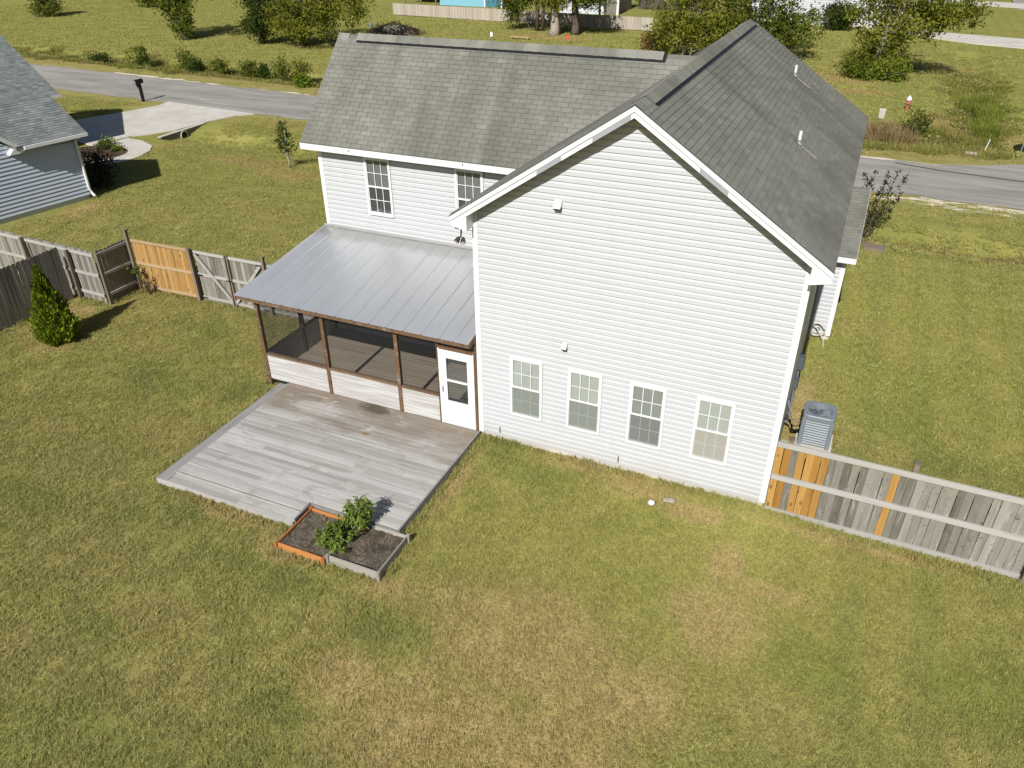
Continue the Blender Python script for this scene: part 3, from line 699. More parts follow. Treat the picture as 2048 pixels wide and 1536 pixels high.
# ------------------------------------------------ fascia, rake boards, soffits
def rake(x0, z0, x1, z1, y, dep, off, name, mt, th=.03, lo=0.):
    m_ = MB(); m_.prism([(x0, y, z0-off-lo), (x1, y, z1-off), (x1, y, z1-off-dep), (x0, y, z0-off-dep-lo)], (0, th, 0)); return m_.build(name, mt, house)
zz = lambda x: wing_z(x)
for sg in (-1, 1):
    xa, xb = W/2, W/2+sg*(W/2+EV)
    rake(xa, ZP, xb, zE, -OV-.012, .105, .012, 'rake_trim', M_TRIM, .03)
    rake(xa, ZP, xb, zE, -OV+.004, .105, .117, 'rake_board', M_TRIM, .03)
    # soffit under the overhang
    m_ = MB(); o_ = .20
    m_.quad((xa, -OV+.03, ZP-o_), (xb, -OV+.03, zE-o_), (xb, .03, zE-o_), (xa, .03, ZP-o_)); m_.build('soffit', M_SOFFIT, house)
    # shingle drip edge
    m_ = MB(); m_.prism([(xa, -OV-.03, ZP+.004), (xb+sg*.02, -OV-.03, zE-.01), (xb+sg*.02, -OV-.03, zE-.024), (xa, -OV-.03, ZP-.010)], (0, .03, 0)); m_.build('drip_edge', M_GREYD, house)
    # boxed eave return at the foot of the rake
    m_ = MB(); xi = 0 if sg < 0 else W; xo = xi+sg*EV
    pts = [(xi-sg*.03, -OV+.006, wing_z(xi)-.21), (xo, -OV+.006, zE-.21), (xo, -OV+.006, zE-.22), (xi-sg*.03, -OV+.006, zE-.30)]
    m_.prism(pts, (0, OV+.02, 0)); m_.build('eave_return', M_TRIM, house)
    m_ = MB(); m_.box(*sorted((xo-sg*.03, xo)), -OV, LW, zE-.17, zE-.015); m_.build('fascia', M_TRIM, house)
    m_ = MB(); m_.quad((xi, .0, zE-.17), (xo, .0, zE-.17), (xo, LW, zE-.17), (xi, LW, zE-.17)); m_.build('soffit', M_SOFFIT, house)
M_BARE = plain('bare_grey_wood', (.36, .36, .39), .7)
for (xa, xb) in ((W/2-.72, W/2-.06), (1.53, 2.0), (4.50, 5.02)):
    rake(xa, wing_z(xa), xb, wing_z(xb), -OV-.006, .105, .117, 'bare_rake_patch', M_BARE, .02)
m_ = MB(); m_.box(XE, 3.0, YE-.03, YE-.002, ZE-.16, ZE-.012); m_.build('fascia', M_TRIM, house)
m_ = MB(); m_.quad((XE, YE, ZE-.15), (3.0, YE, ZE-.15), (3.0, YM+.02, ZE-.15), (XE, YM+.02, ZE-.15)); m_.build('soffit', M_SOFFIT, house)
for (ya, za, yb, zb) in ((YE, ZE, YR, ZR), (2*YR-YE, ZE, YR, ZR)):
    m_ = MB(); m_.prism([(XE-.012, ya, za-.012), (XE-.012, yb, zb-.012), (XE-.012, yb, zb-.17), (XE-.012, ya, za-.17)], (.03, 0, 0)); m_.build('rake_board', M_TRIM, house)
for x in (-4.83+.0, -1.62): 
    m_ = MB(); m_.box(x-.012, x+.012, YE-.035, YE-.0305, ZE-.09, ZE-.03); m_.build('fascia_clip', M_GREYD, house)
# wall vents
def hood(x, z, s):
    v = link('wall_vent', None, house, (x, 0, z))
    m_ = MB(); m_.prism([(x-s, .0, z+s), (x+s, .0, z+s), (x+s, -.02, z+s), (x-s, -.02, z+s)], (0, 0, .001))
    m_.v = []; m_.f = []; m_.t = []
    m_.prism([(x-s, .01, z+s*1.1), (x-s, -.03, z+s*1.1), (x-s, -.13, z-s*.7), (x-s, .01, z-s*.7)], (2*s, 0, 0)); m_.build('hood', M_SOFFIT, v)
    m_ = MB(); m_.box(x-s*.9, x+s*.9, -.118, .0, z-s*.7-.03, z-s*.7-.002); m_.build('louver', M_BLACK, v)
hood(1.86, 6.0, .075); hood(2.09, 2.98, .055)
for x in (.54, 3.42):
    m_ = MB(); m_.box(x-.008, x+.012, -.012, -.0005, .30, .46); m_.build('weep_clip', M_BLACK, house)
# plumbing vents on the wing roof
for (x, y) in ((5.67, 4.46), (4.92, 9.40)):
    v = link('roof_vent_pipe', None, house, (x, y, wing_z(x)))
    m_ = MB(); z = wing_z(x); m_.tube([(x, y, z-.05), (x, y, z+.27)], .034, 12); m_.build('pipe', M_WHITE, v)
    m_ = MB(); dx = .5; m_.quad((x-.12, y-.12, wing_z(x-.12)+.016), (x+.2, y-.12, wing_z(x+.2)+.016), (x+.2, y+.12, wing_z(x+.2)+.016), (x-.12, y+.12, wing_z(x-.12)+.016)); m_.build('flashing', M_SHINGLE, v)
    m_ = MB(); m_.obox((x+.25, y-.05, wing_z(x+.25)+.021), (.17, 0, -.17*AW), (0, .014, 0), (0, 0, .003)); m_.build('pale_drip_strip', M_FOUND, v)
    m_ = MB(); m_.lathe([(.085, 0), (.04, .06), (.035, .1)], (x, y, z-.01), 12); m_.build('boot', M_GREYP, v)
# downspout and boxes on the shaded right wall
ds = link('downspout', None, house, (W+.06, 7.6, 0))
m_ = MB(); m_.box(W-.004, W+.07, 7.55, 7.65, .35, 5.2); m_.build('pipe', M_GREYP, ds)
# small front wing standing out on the right, with its own low roof
YB = 8.2; XB = 7.21
b = MB(); b.box(W, XB-.03, YB+.03, YB+.15, SB-.01, 2.62); bo = b.build('side_bay_wall', M_SOFFIT, house)
siding(bo, (0, YB+.03, 0), (1, 0, 0), (0, -1, 0), lambda z: W, lambda z: XB-CT, SB, 2.62)
b = MB(); b.box(XB-.12, XB-.02, YB+.15, 13.3, SB, 2.62); b.prism([(XB-.12, YB+.03, 2.62), (XB-.12, 13.3, 2.62), (XB-.12, 10.75, 3.6)], (.1, 0, 0)); b.build('side_bay_side_wall', M_SIDING, house)
b = MB(); b.box(W-.1, XB-.03, YB+.05, YB+.3, -.3, SB); b.box(XB-.3, XB-.04, YB+.3, 13.2, -.3, SB); b.build('side_bay_foundation', M_FOUND, house)
corner(XB, YB, -1, 1, SB-.02, 2.62)
AB = .38; ZB = 2.74
r_bay = roof_slab('side_bay_roof', [(5.0, YB-.3, ZB), (XB+.22, YB-.3, ZB), (XB+.22, 10.75, ZB+AB*(10.75-YB+.3)), (5.0, 10.75, ZB+AB*(10.75-YB+.3))])
r_bay2 = roof_slab('side_bay_roof_front', [(5.0, 10.75, ZB+AB*(10.75-YB+.3)), (XB+.22, 10.75, ZB+AB*(10.75-YB+.3)), (XB+.22, 13.6, ZB), (5., 13.6, ZB)])
shingles(r_bay, (6.7, YB-.3, ZB), (1, 0, 0), (0, 1, AB), XB+.22-6.7, math.hypot(10.75-YB+.3, AB*(10.75-YB+.3))-.02)
b = MB(); b.box(W, XB+.22, YB-.33, YB-.302, ZB-.16, ZB-.012); b.build('fascia', M_TRIM, house)
b = MB(); b.quad((W, YB-.3, ZB-.14), (XB+.2, YB-.3, ZB-.14), (XB+.2, YB+.03, ZB-.14), (W, YB+.03, ZB-.14)); b.build('soffit', M_SOFFIT, house)
b = MB(); b.prism([(XB+.20, YB-.3, ZB-.012), (XB+.20, 10.75, ZB+AB*(10.75-YB+.3)-.012), (XB+.20, 10.75, ZB+AB*(10.75-YB+.3)-.16), (XB+.20, YB-.3, ZB-.16)], (.025, 0, 0)); b.build('rake_board', M_TRIM, house)
# place the shingles: the 300 that show largest are objects, the rest of each slope is one mesh
cand.sort(key=lambda c: -c[0])
rest = {}
for i, (foc, par, o_, mtx, wd) in enumerate(cand):
    tn = min(1, max(0, rnd.gauss(.5, .13)))
    if i < 300:
        o = link('shingle', TAB, par, o_, mtx.to_euler()); o['tone'] = tn
    else:
        rest.setdefault(par.name, (par, MB()))[1]
        mb = rest[par.name][1]; v, f = tab_mesh(wd); n0 = len(mb.v)
        mb.v += [tuple(o_+mtx.to_3x3() @ Vector(p)) for p in v]; mb.f += [tuple(n0+k for k in q) for q in f]; mb.t += [tn]*len(f)
for par, mb in rest.values():
    o = mb.build('shingles', M_SHINGLE, par, attr=True); o['kind'] = 'stuff'

# ================================================================== SCREENED PORCH
porch = thing('screened_porch', 'brown post screened porch under a ribbed metal roof beside the deck', 'porch', (-3.1, 1.5, 0))
ZF = .22
def plank_rows(parent, x0, x1, y0, y1, ztop, mt, wd=.138, gap=.009, th=.03, lens=(2.4, 3.0, 3.6, 4.8), name='deck_board', rng=None, jz=.002):
    rng = rng or rnd; y = y1
    while y > y0+.02:
        ya = max(y-wd+gap, y0); x = x0; first = True
        while x < x1-.01:
            L = rng.choice(lens)*(rng.uniform(.4, 1) if first else 1); first = False
            xe = min(x+L, x1)
            if x1-xe < .5: xe = x1
            m_ = MB(); dz = rng.uniform(-jz, jz)
            xa, xb = x+(.002 if x > x0 else 0), xe-(.002 if xe < x1 else 0)
            c = .004
            m_.v = [(xa, ya, ztop-th+dz), (xb, ya, ztop-th+dz), (xb, y, ztop-th+dz), (xa, y, ztop-th+dz), (xa, ya, ztop-c+dz), (xb, ya, ztop-c+dz), (xb, y, ztop-c+dz), (xa, y, ztop-c+dz), (xa, ya+c, ztop+dz), (xb, ya+c, ztop+dz), (xb, y-c, ztop+dz), (xa, y-c, ztop+dz)]
            m_.f = [(0, 1, 5, 4), (1, 2, 6, 5), (2, 3, 7, 6), (3, 0, 4, 7), (4, 5, 9, 8), (6, 7, 11, 10), (8, 9, 10, 11), (5, 6, 10, 9), (7, 4, 8, 11)]; m_.t = [0]*9
            m_.build(name, mt, parent); x = xe
        y -= wd
fl = link('floor', None, porch, (-3.1, 1.5, ZF))
plank_rows(fl, -6.1, -.05, .08, YM-.01, ZF, M_PORCHF, name='floor_board')
b = MB(); b.box(-6.08, -.05, .1, YM, .0, ZF-.04); b.build('floor_frame', M_DARK, fl)
PX = [-6.15, -4.18, -2.1, -.985]
for i, x in enumerate(PX):
    hw = .05 if i < 3 else .035
    m_ = MB(); m_.box(x-hw, x+hw, -.05, .05, ZF-.2 if i == 0 else ZF+.002, 2.56); m_.build('post', M_POST, porch)
for x, y in ((-6.15, 1.55), (-6.15, 3.0)):
    m_ = MB(); m_.box(x-.05, x+.05, y-.05, y+.05, ZF, 2.75+.2*y/3); m_.build('post', M_POST, porch)
m_ = MB(); m_.box(-.078, -.004, -.055, .045, ZF, 2.5); m_.build('door_jamb', M_POST, porch)
m_ = MB(); m_.box(-.95, -.078, -.05, .045, 2.262, 2.33); m_.build('door_header', M_POST, porch)
# header beam and rafters
m_ = MB(); m_.box(-6.42, -.02, -.045, .05, 2.561, 2.72); m_.build('header_beam', M_RAIL, porch)
m_ = MB(); m_.box(-6.50, -.035, -.285, -.25, 2.565, 2.642); m_.build('eave_board', M_POST, porch)  # dark post stain stands in for the shadow below the metal edge
m_ = MB(); m_.prism([(-.07, -.25, 2.545), (-.07, -.25, 2.665), (-.07, YM, 3.35), (-.07, YM, 3.22)], (.035, 0, 0)); m_.build('rake_rafter', M_RAIL, porch)
for x in (-5.5, -4.9, -4.3, -3.7, -3.1, -2.5, -1.9, -1.3, -.7):
    m_ = MB(); m_.prism([(x, -.24, 2.545), (x, -.24, 2.66), (x, YM, 3.34), (x, YM, 3.22)], (.04, 0, 0)); m_.build('rafter', M_RAIL, porch)
m_ = MB(); m_.prism([(-6.2, .05, 2.6), (-6.2, .05, 2.71), (-6.2, YM, 3.34), (-6.2, YM, 3.22)], (.04, 0, 0)); m_.build('rafter', M_RAIL, porch)
# rails and half wall
for a, b_ in zip(PX[:-1], PX[1:]):
    xa, xb = a+(.05), b_-(.05 if b_ > -1 and False else .05 if b_ < -1 else .035)
    m_ = MB(); m_.box(xa, xb, -.062, .06, .945, .985); m_.build('rail', M_RAIL, porch)
    hwl = link('half_wall', None, porch, (xa, 0, ZF)); z = ZF+.003; k = 0
    while z < .93:
        z1 = min(z+.142, .944); m_ = MB(); m_.box(xa, xb, -.028-.001*(k % 2), .0, z, z1-.004); m_.build('board', M_HALFWALL, hwl); z = z1; k += 1
    m_ = MB(); m_.quad((xa, .01, .985), (xb, .01, .985), (xb, .01, 2.561), (xa, .01, 2.561)); m_.build('screen', M_SCREEN, porch)
for (ya, yb) in ((.05, 1.5), (1.6, 2.95)):
    m_ = MB(); m_.box(-6.20, -6.10, ya, yb, .945, .985); m_.build('rail', M_POST, porch)
    hwl = link('half_wall', None, porch, (-6.15, ya, ZF)); z = ZF+.003
    while z < .93:
        z1 = min(z+.142, .944); m_ = MB(); m_.box(-6.165, -6.135, ya, yb, z, z1-.004); m_.build('board', M_HALFWALL, hwl); z = z1
    m_ = MB(); m_.quad((-6.15, ya, .985), (-6.15, yb, .985), (-6.15, yb, 2.6+.2*yb), (-6.15, ya, 2.6+.2*ya)); m_.build('screen', M_SCREEN, porch)
# metal roof: ribbed panels laid up the slope
YA, ZA, ZB_ = -.30, 2.668, 3.375
sl_ = (ZB_-ZA)/(YM-.0-YA)
def ribbed(xa, xb, skew):
    m_ = MB(); prof = []; x = xa; p = .44; nrib = max(1, round((xb-xa)/p)); p = (xb-xa)/nrib
    for i in range(nrib):
        x = xa+i*p
        prof += [(x, .018), (x+.016, .018), (x+.036, .0), (x+p*.38, .0), (x+p*.38+.008, .0016), (x+p*.38+.024, .0016), (x+p*.38+.032, 0), (x+p*.64, 0), (x+p*.64+.008, .0016), (x+p*.64+.024, .0016), (x+p*.64+.032, 0), (x+p-.016, .0), (x+p-.004, .018)]
    prof.append((xb+.004, .018))
    n = len(prof); fx = lambda x, t: x+(skew(x)*(1-t))
    for y, z, t in ((YA, ZA, 0), (YM-.012, ZB_, 1)):
        m_.v += [(fx(x, t), y, z+h) for x, h in prof]
    for i in range(n-1): m_.f.append((i, i+1, n+i+1, n+i))
    m_.t = [0]*len(m_.f); return m_
edges = [-6.14, -5.32, -4.44, -3.53, -2.62, -1.71, -.80, -.045]
for a, b_ in zip(edges, edges[1:]):
    sk = lambda x: -.40*max(0, (-3.5-x)/2.64)
    mb = ribbed(a, b_, sk); o = mb.build('roof_panel', M_METAL, porch)
    so_ = o.modifiers.new('sheet', 'SOLIDIFY'); so_.thickness = .003; so_.offset = -1
m_ = MB(); m_.prism([(-6.13, YM-.03, ZB_-.012+.02), (-6.13, YM-.012, ZB_+.07), (-6.13, YM-.008, ZB_+.07), (-6.13, YM-.008, ZB_+.01)], (6.06, 0, 0)); m_.build('wall_flashing', M_METAL, porch)
# storm door
dr = thing('storm_door', 'white storm door with two glass lights at the right end of the porch', 'door', (-.52, -.02, ZF))
X0, X1, Z0, Z1 = -.938, -.082, ZF+.012, 2.255; gx0, gx1, gz0, gz1, gzm = X0+.165, X1-.155, Z0+.66, Z1-.20, Z0+1.23
m_ = MB(); ya, yb = -.055, -.012
m_.box(X0, gx0, ya, yb, Z0, Z1); m_.box(gx1, X1, ya, yb, Z0, Z1); m_.box(gx0, gx1, ya, yb, Z0, gz0); m_.box(gx0, gx1, ya, yb, gz1, Z1); m_.box(gx0, gx1, ya-.004, yb, gzm-.022, gzm+.022)
m_.build('panel', M_WHITE, dr)
for a, b_ in ((gz0, gzm-.022), (gzm+.022, gz1)):
    m_ = MB(); m_.quad((gx0, -.03, a), (gx1, -.03, a), (gx1, -.03, b_), (gx0, -.03, b_)); m_.build('pane', M_GLASSD, dr)
hd = link('handle', None, dr, (X0+.05, ya, 1.2))
m_ = MB(); m_.box(X0+.035, X0+.065, ya-.012, ya-.001, 1.12, 1.30); m_.build('plate', M_GREYP, hd)
m_ = MB(); m_.tube([(X0+.05, ya-.012, 1.27), (X0+.05, ya-.05, 1.26), (X0+.05, ya-.05, 1.16), (X0+.05, ya-.012, 1.15)], .008, 6); m_.build('grip', M_WHITE, hd)
m_ = MB(); m_.box(X0-.035, X0-.003, -.06, -.005, Z0-.008, Z1+.03); m_.box(X1+.003, X1+.02, -.06, -.05, Z0, Z1+.03); m_.build('frame', M_WHITE, dr)

# ================================================================== DECK
deck = thing('wooden_deck', 'weathered grey plank deck with a low step along two sides', 'deck', (-2.8, -2, 0))
plank_rows(deck, -5.5, .0, -3.76, -.032, ZF, M_DECK, lens=(2.0, 2.4, 3.0, 3.6))
plank_rows(deck, -5.5, -2.13, -4.06, -3.764, ZF, M_DECK, lens=(1.8, 2.4, 3.6))
b = MB(); b.box(-5.47, -.03, -3.73, -.05, .0, ZF-.034); b.box(-5.47, -2.15, -4.03, -3.73, .0, ZF-.034); b.build('joist_frame', M_DARK, deck)
m_ = MB(); m_.box(.002, .03, -3.76, -.02, .0, ZF-.004); m_.build('rim_board', M_DECKY, deck)
m_ = MB(); m_.box(-2.126, -2.098, -4.32, -3.79, .0, ZF-.005); m_.build('rim_board', M_DECKY, deck)
m_ = MB(); m_.box(-2.09, .0, -3.79, -3.762, .0, ZF-.004); m_.build('rim_board', M_DECKY, deck)
for x0, x1, zt_ in ((-5.66, -5.506, .165), (-5.80, -5.666, .155), (-5.56, -5.502, .205)):
    y = -4.33 if x0 < -5.6 else -4.06
    for ya, yb in ((y, y+1.9), (y+1.903, -.06)):
        m_ = MB(); m_.box(x0, x1, ya, yb, zt_-.035, zt_+rnd.uniform(-.003, .003)); m_.build('step_board', M_DECKY, deck)
for y0, y1, zt_ in ((-4.215, -4.094, .165), (-4.345, -4.22, .155)):
    for xa, xb in ((-5.5, -3.6), (-3.597, -2.13)):
        m_ = MB(); m_.box(xa, xb, y0, y1, zt_-.035, zt_+rnd.uniform(-.003, .003)); m_.build('step_board', M_DECK, deck)
b = MB(); b.box(-5.77, -5.52, -4.31, -.08, 0, .115); b.box(-5.52, -2.15, -4.31, -4.08, 0, .115); b.build('step_frame', M_DARK, deck)

for a_, b_ in ((-5.8, -3.9), (-3.897, -2.13)):
    m_ = MB(); m_.box(a_, b_, -4.374, -4.348, .0, .15); m_.build('rim_board', M_DECK, deck)
m_ = MB(); m_.box(-5.50, -2.13, -4.090, -4.062, .05, ZF-.006); m_.build('rim_board', M_DECK, deck)
m_ = MB(); m_.box(-5.829, -5.803, -4.37, -.06, .0, .15); m_.build('rim_board', M_DECKY, deck)
# ================================================================== RAISED BEDS
M_STRAWL = mat('bed_litter', m_weed((.16, .12, .075), (.55, .45, .30)))
def bed(name, label, x0, x1, y0, y1, h, mx, my, posts, skip=()):
    t = thing(name, label, 'raised bed', ((x0+x1)/2, (y0+y1)/2, 0)); d = .032
    for k_, (a, b_, c, e) in enumerate(((x0, x1, y0, y0+d), (x0, x1, y1-d, y1), (x0, x0+d, y0+d+.002, y1-d-.002), (x1-d, x1, y0+d+.002, y1-d-.002))):
        if k_ in skip: continue
        m_ = MB(); m_.box(a, b_, c, e, .0, h); m_.build('board', mx if k_ < 2 else my, t)
    for (px, py) in posts:
        m_ = MB(); m_.box(px-.035, px+.035, py-.035, py+.035, 0, h+.025); m_.build('corner_post', my, t)
    g = 22; m_ = MB()
    sv = [(x0+d+(x1-x0-2*d)*i/g, y0+d+(y1-y0-2*d)*j/g, h*.62+.025*hnoise(i*1.3+x0*5, j*1.1)+.012*hnoise(i*4.1, j*3.7+x0)+rnd.uniform(-.009, .009)) for j in range(g+1) for i in range(g+1)]
    m_.v = sv; m_.f = [(j*(g+1)+i, j*(g+1)+i+1, (j+1)*(g+1)+i+1, (j+1)*(g+1)+i) for j in range(g) for i in range(g)]; m_.t = [0]*len(m_.f)
    m_.build('soil', M_SOIL, t, smooth=True)
    mb = MB()
    for _ in range(150):
        c = Vector((rnd.uniform(x0+.06, x1-.06), rnd.uniform(y0+.06, y1-.06), h*.62+.038)); a = rnd.uniform(0, 6.283); d = Vector((math.cos(a), math.sin(a), rnd.gauss(0, .2)))*rnd.uniform(.015, .05); e_ = Vector((-d.y, d.x, 0)).normalized()*rnd.uniform(.002, .006)
        mb.quad(c-d-e_, c+d-e_, c+d+e_, c-d+e_, rnd.random())
    o = mb.build('dry_litter', M_STRAWL, t, attr=True); o['kind'] = 'stuff'; return t
bed('raised_bed', 'low raised bed with orange stained boards at the deck corner', -2.06, -.90, -4.98, -3.83, .155, M_BEDO, M_BEDOY, ((-2.06, -4.98), (-2.06, -3.83), (-.93, -4.98)), skip=(3,))
bed('raised_bed', 'low raised bed with plain grey boards beside the orange one', -.88, .27, -4.92, -3.81, .205, M_BEDG, M_BEDGY, ((-.88, -4.92), (.27, -4.92), (.27, -3.81)))

# ================================================================== FENCES
def picket_mesh(wd, h, th, mt, ear=.03, name='picket'):
    m_ = MB(); m_.prism([(-wd/2, 0, 0), (wd/2, 0, 0), (wd/2, 0, h-ear), (wd/2-ear, 0, h), (-wd/2+ear, 0, h), (-wd/2, 0, h-ear)], (0, th, 0)); return meshdata(name, m_.v, m_.f, mt)
def fence_run(f, A, B, h, wd, mats, side=1, rails=(.16, .95, 1.68), rail_mt=M_RAILG, posts=(), z0=.04, post_h=None, rail_side=1, ear=.03, cap=True, rh=.09, mname='picket'):
    """boards from A to B; side of the rails: +1 left of AB"""
    A, B = Vector((*A, 0)), Vector((*B, 0)); d = (B-A).normalized(); L = (B-A).length; nrm = Vector((-d.y, d.x, 0))*rail_side
    ang = math.atan2(d.y, d.x); n = max(1, round(L/wd)); step = L/n; cache = {}
    for i in range(n):
        mt = mats(i, n) if callable(mats) else mats
        if mt.name not in cache: cache[mt.name] = picket_mesh(step-.006, h, .018, mt, ear)
        c = A+d*(step*(i+.5))
        link(mname, cache[mt.name], f, (c.x, c.y, z0+rnd.uniform(-.012, .012)), (rnd.gauss(0, .004), rnd.gauss(0, .004), ang))
    for z in rails:
        m_ = MB(); c = A+d*(L/2)+nrm*(.022 if rail_side*1 < 0 else .04)
        off = nrm*(.024) if rail_side < 0 else nrm*(.042)
        c = A+d*(L/2)+off+Vector((0, 0, z)); m_.obox(c, d*(L/2), nrm*.019, (0, 0, rh/2)); m_.build('rail', rail_mt, f)
    for s_, ht, pm in posts:
        p = A+d*s_+nrm*(.11 if rail_side < 0 else .13); m_ = MB()
        m_.obox((p.x, p.y, ht/2), d*.045, nrm*.045, (0, 0, ht/2)); m_.build('post', pm, f)
        if cap:
            m_ = MB(); m_.obox((p.x, p.y, ht+.012), d*.06, nrm*.06, (0, 0, .012)); m_.build('post_cap', M_FPOST, f)
rf = thing('wooden_fence', 'grey picket fence with a few amber new boards beside the air conditioner', 'fence', (9, 0, 0))
fence_run(rf, (6.62, .03), (13.4, -.10), 1.72, .141, lambda i, n: M_FORANGE if i in (0, 1, 3, 4, 5, 6, 15) else M_FGREY, rails=(.07, .93, 1.74), rail_side=-1, rh=.12, ear=.0, rail_mt=M_RAILG)
for x, hgt in ((6.86, 1.82), (9.1, 1.93), (11.5, 1.9)):
    m_ = MB(); y = .095-.019*(x-6.6); m_.box(x-.045, x+.045, y, y+.09, 0, hgt); m_.build('post', M_FPOST, rf)
    m_ = MB(); m_.box(x-.06, x+.06, y-.015, y+.105, hgt, hgt+.03); m_.build('post_cap', M_FPOST, rf)
m_ = MB(); m_.box(11.30, 11.39, -.245, -.155, 0, 1.8); m_.build('post', M_FPOST, rf)

of = thing('wooden_fence', 'honey coloured new picket panel between the corner post and the gate', 'fence', (-12.7, 3.2, 0))
fence_run(of, (-13.98, 3.20), (-11.52, 3.28), 1.72, .138, lambda i, n: M_FNEW, rails=(.14, .95, 1.72), rail_mt=M_RAILT, rail_side=-1, posts=((2.44, 1.80, M_FPOST),))
m_ = MB(); m_.box(-14.07, -13.975, 3.06, 3.155, 0, 2.05); m_.build('post', M_FPOST, of)
m_ = MB(); m_.box(-14.09, -13.955, 3.04, 3.175, 2.05, 2.10); m_.build('post_cap', M_FPOST, of)
# double gate
for k_, (xa, xb, flip) in enumerate(((-11.44, -10.15, 0), (-10.12, -8.80, 1))):
    ya = 3.28+.02*k_
    g_ = thing('gate', ('left leaf of the grey double gate beside the honey panel', 'right leaf of the grey double gate partly behind the porch roof')[k_], 'gate', ((xa+xb)/2, ya, 0))
    fence_run(g_, (xa, ya), (xb, ya+.02), 1.70, .142, lambda i, n: M_FGREY, rails=(.16, .95, 1.70), rail_side=-1, cap=False)
    m_ = MB(); p, q = (Vector((xa+.05, ya-.065, 1.66)), Vector((xb-.05, ya-.045, .2))) if not flip else (Vector((xa+.05, ya-.065, .2)), Vector((xb-.05, ya-.045, 1.66)))
    d = (q-p); m_.obox((p+q)/2, d/2, (0, .016, 0), d.normalized().cross(Vector((0, 1, 0)))*.043); m_.build('brace', M_RAILG, g_)
    xs_ = xb if not flip else xa
    m_ = MB(); m_.box(xs_-.045 if not flip else xs_-.0, xs_+.0 if not flip else xs_+.045, ya-.085, ya-.004, .06, 1.78); m_.build('stile', M_FPOST, g_)
    hx = xa if not flip else xb
    for z in (.17, .95, 1.66):
        m_ = MB(); m_.box(hx-.06 if not flip else hx-.2, hx+.2 if not flip else hx+.06, ya-.075, ya-.064, z-.018, z+.018); m_.build('hinge', M_BLACK, g_)
    if not flip:
        m_ = MB(); m_.box(xb-.12, xb+.1, ya-.10, ya-.088, .93, .96); m_.build('latch', M_BLACK, g_)
gp = thing('wooden_fence', 'short grey picket panel seen behind the porch screen', 'fence', (-7.4, 3.3, 0))
fence_run(gp, (-8.70, 3.34), (-6.25, 3.38), 1.70, .142, lambda i, n: M_FGREY, rails=(.16, .95, 1.66), rail_side=-1, posts=((.0, 1.96, M_FPOST),))
df_ = thing('wooden_fence', 'short dark shaded picket panel joining the honey panel at a right angle', 'fence', (-14.05, 2.6, 0))
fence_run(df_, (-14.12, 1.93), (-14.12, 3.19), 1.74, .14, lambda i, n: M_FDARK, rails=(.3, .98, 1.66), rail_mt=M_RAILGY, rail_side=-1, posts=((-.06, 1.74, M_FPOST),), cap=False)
bf = thing('wooden_fence', 'long sunlit grey picket fence running off past the dark panel', 'fence', (-17, 1.9, 0))
fence_run(bf, (-24.0, 2.30), (-14.16, 1.86), 1.74, .14, lambda i, n: M_FGREY, rails=(.3, .98, 1.66), rail_side=-1, posts=((1.6, 1.76, M_FPOST), (4.1, 1.76, M_FPOST), (6.6, 1.76, M_FPOST), (8.75, 1.70, M_FPOST)), cap=False)
lf = thing('wooden_fence', 'dark board side of the picket fence behind the arborvitae', 'fence', (-15.6, -2, 0))
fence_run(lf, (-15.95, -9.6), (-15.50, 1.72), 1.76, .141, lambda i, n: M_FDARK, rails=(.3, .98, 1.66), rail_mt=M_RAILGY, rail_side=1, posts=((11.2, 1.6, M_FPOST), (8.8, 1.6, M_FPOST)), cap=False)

# ================================================================== AIR CONDITIONER AND WALL EQUIPMENT
ac = thing('air_conditioner', 'grey outdoor air conditioner with louvred sides behind the fence', 'air conditioner', (7.3, 2.85, .1))
ax0, ax1, ay0, ay1, az0, az1 = 6.97, 7.66, 2.52, 3.19, .16, .97
def rrect(x0, x1, y0, y1, r_, n=5):
    pts = []
    for cx, cy, a0 in ((x1-r_, y1-r_, 0), (x0+r_, y1-r_, 90), (x0+r_, y0+r_, 180), (x1-r_, y0+r_, 270)):
        for i in range(n): a = R(a0+90*i/(n-1)); pts.append((cx+r_*math.cos(a), cy+r_*math.sin(a)))
    return pts
m_ = MB(); m_.prism([(x, y, az0) for x, y in rrect(ax0+.045, ax1-.045, ay0+.045, ay1-.045, .06)], (0, 0, az1-.12-az0)); m_.build('coil', M_GREYD, ac)
m_ = MB(); m_.box(ax0-.06, ax1+.06, ay0-.06, ay1+.06, .02, .12); m_.build('pad', M_CONC, ac)
for i in range(10):
    z = az0+.05+i*.066; m_ = MB(); o_ = rrect(ax0+.008, ax1-.008, ay0+.008, ay1-.008, .08); i_ = rrect(ax0+.03, ax1-.03, ay0+.03, ay1-.03, .07); n = len(o_)
    m_.v = [(x, y, z-.016) for x, y in o_]+[(x, y, z+.018) for x, y in i_]+[(x, y, z-.022) for x, y in i_]
    for j in range(n): k_ = (j+1) % n; m_.f += [(j, k_, n+k_, n+j), (2*n+j, 2*n+k_, k_, j)]
    m_.t = [0]*len(m_.f); m_.build('louver', M_LOUV, ac)
for (cx, cy) in ((ax0+.04, ay0+.04), (ax1-.04, ay0+.04), (ax0+.04, ay1-.04), (ax1-.04, ay1-.04)):
    m_ = MB(); m_.prism([(x, y, az0-.02) for x, y in rrect(cx-.045, cx+.045, cy-.045, cy+.045, .03)], (0, 0, az1-.1-az0)); m_.build('corner_post', M_GREYP, ac)
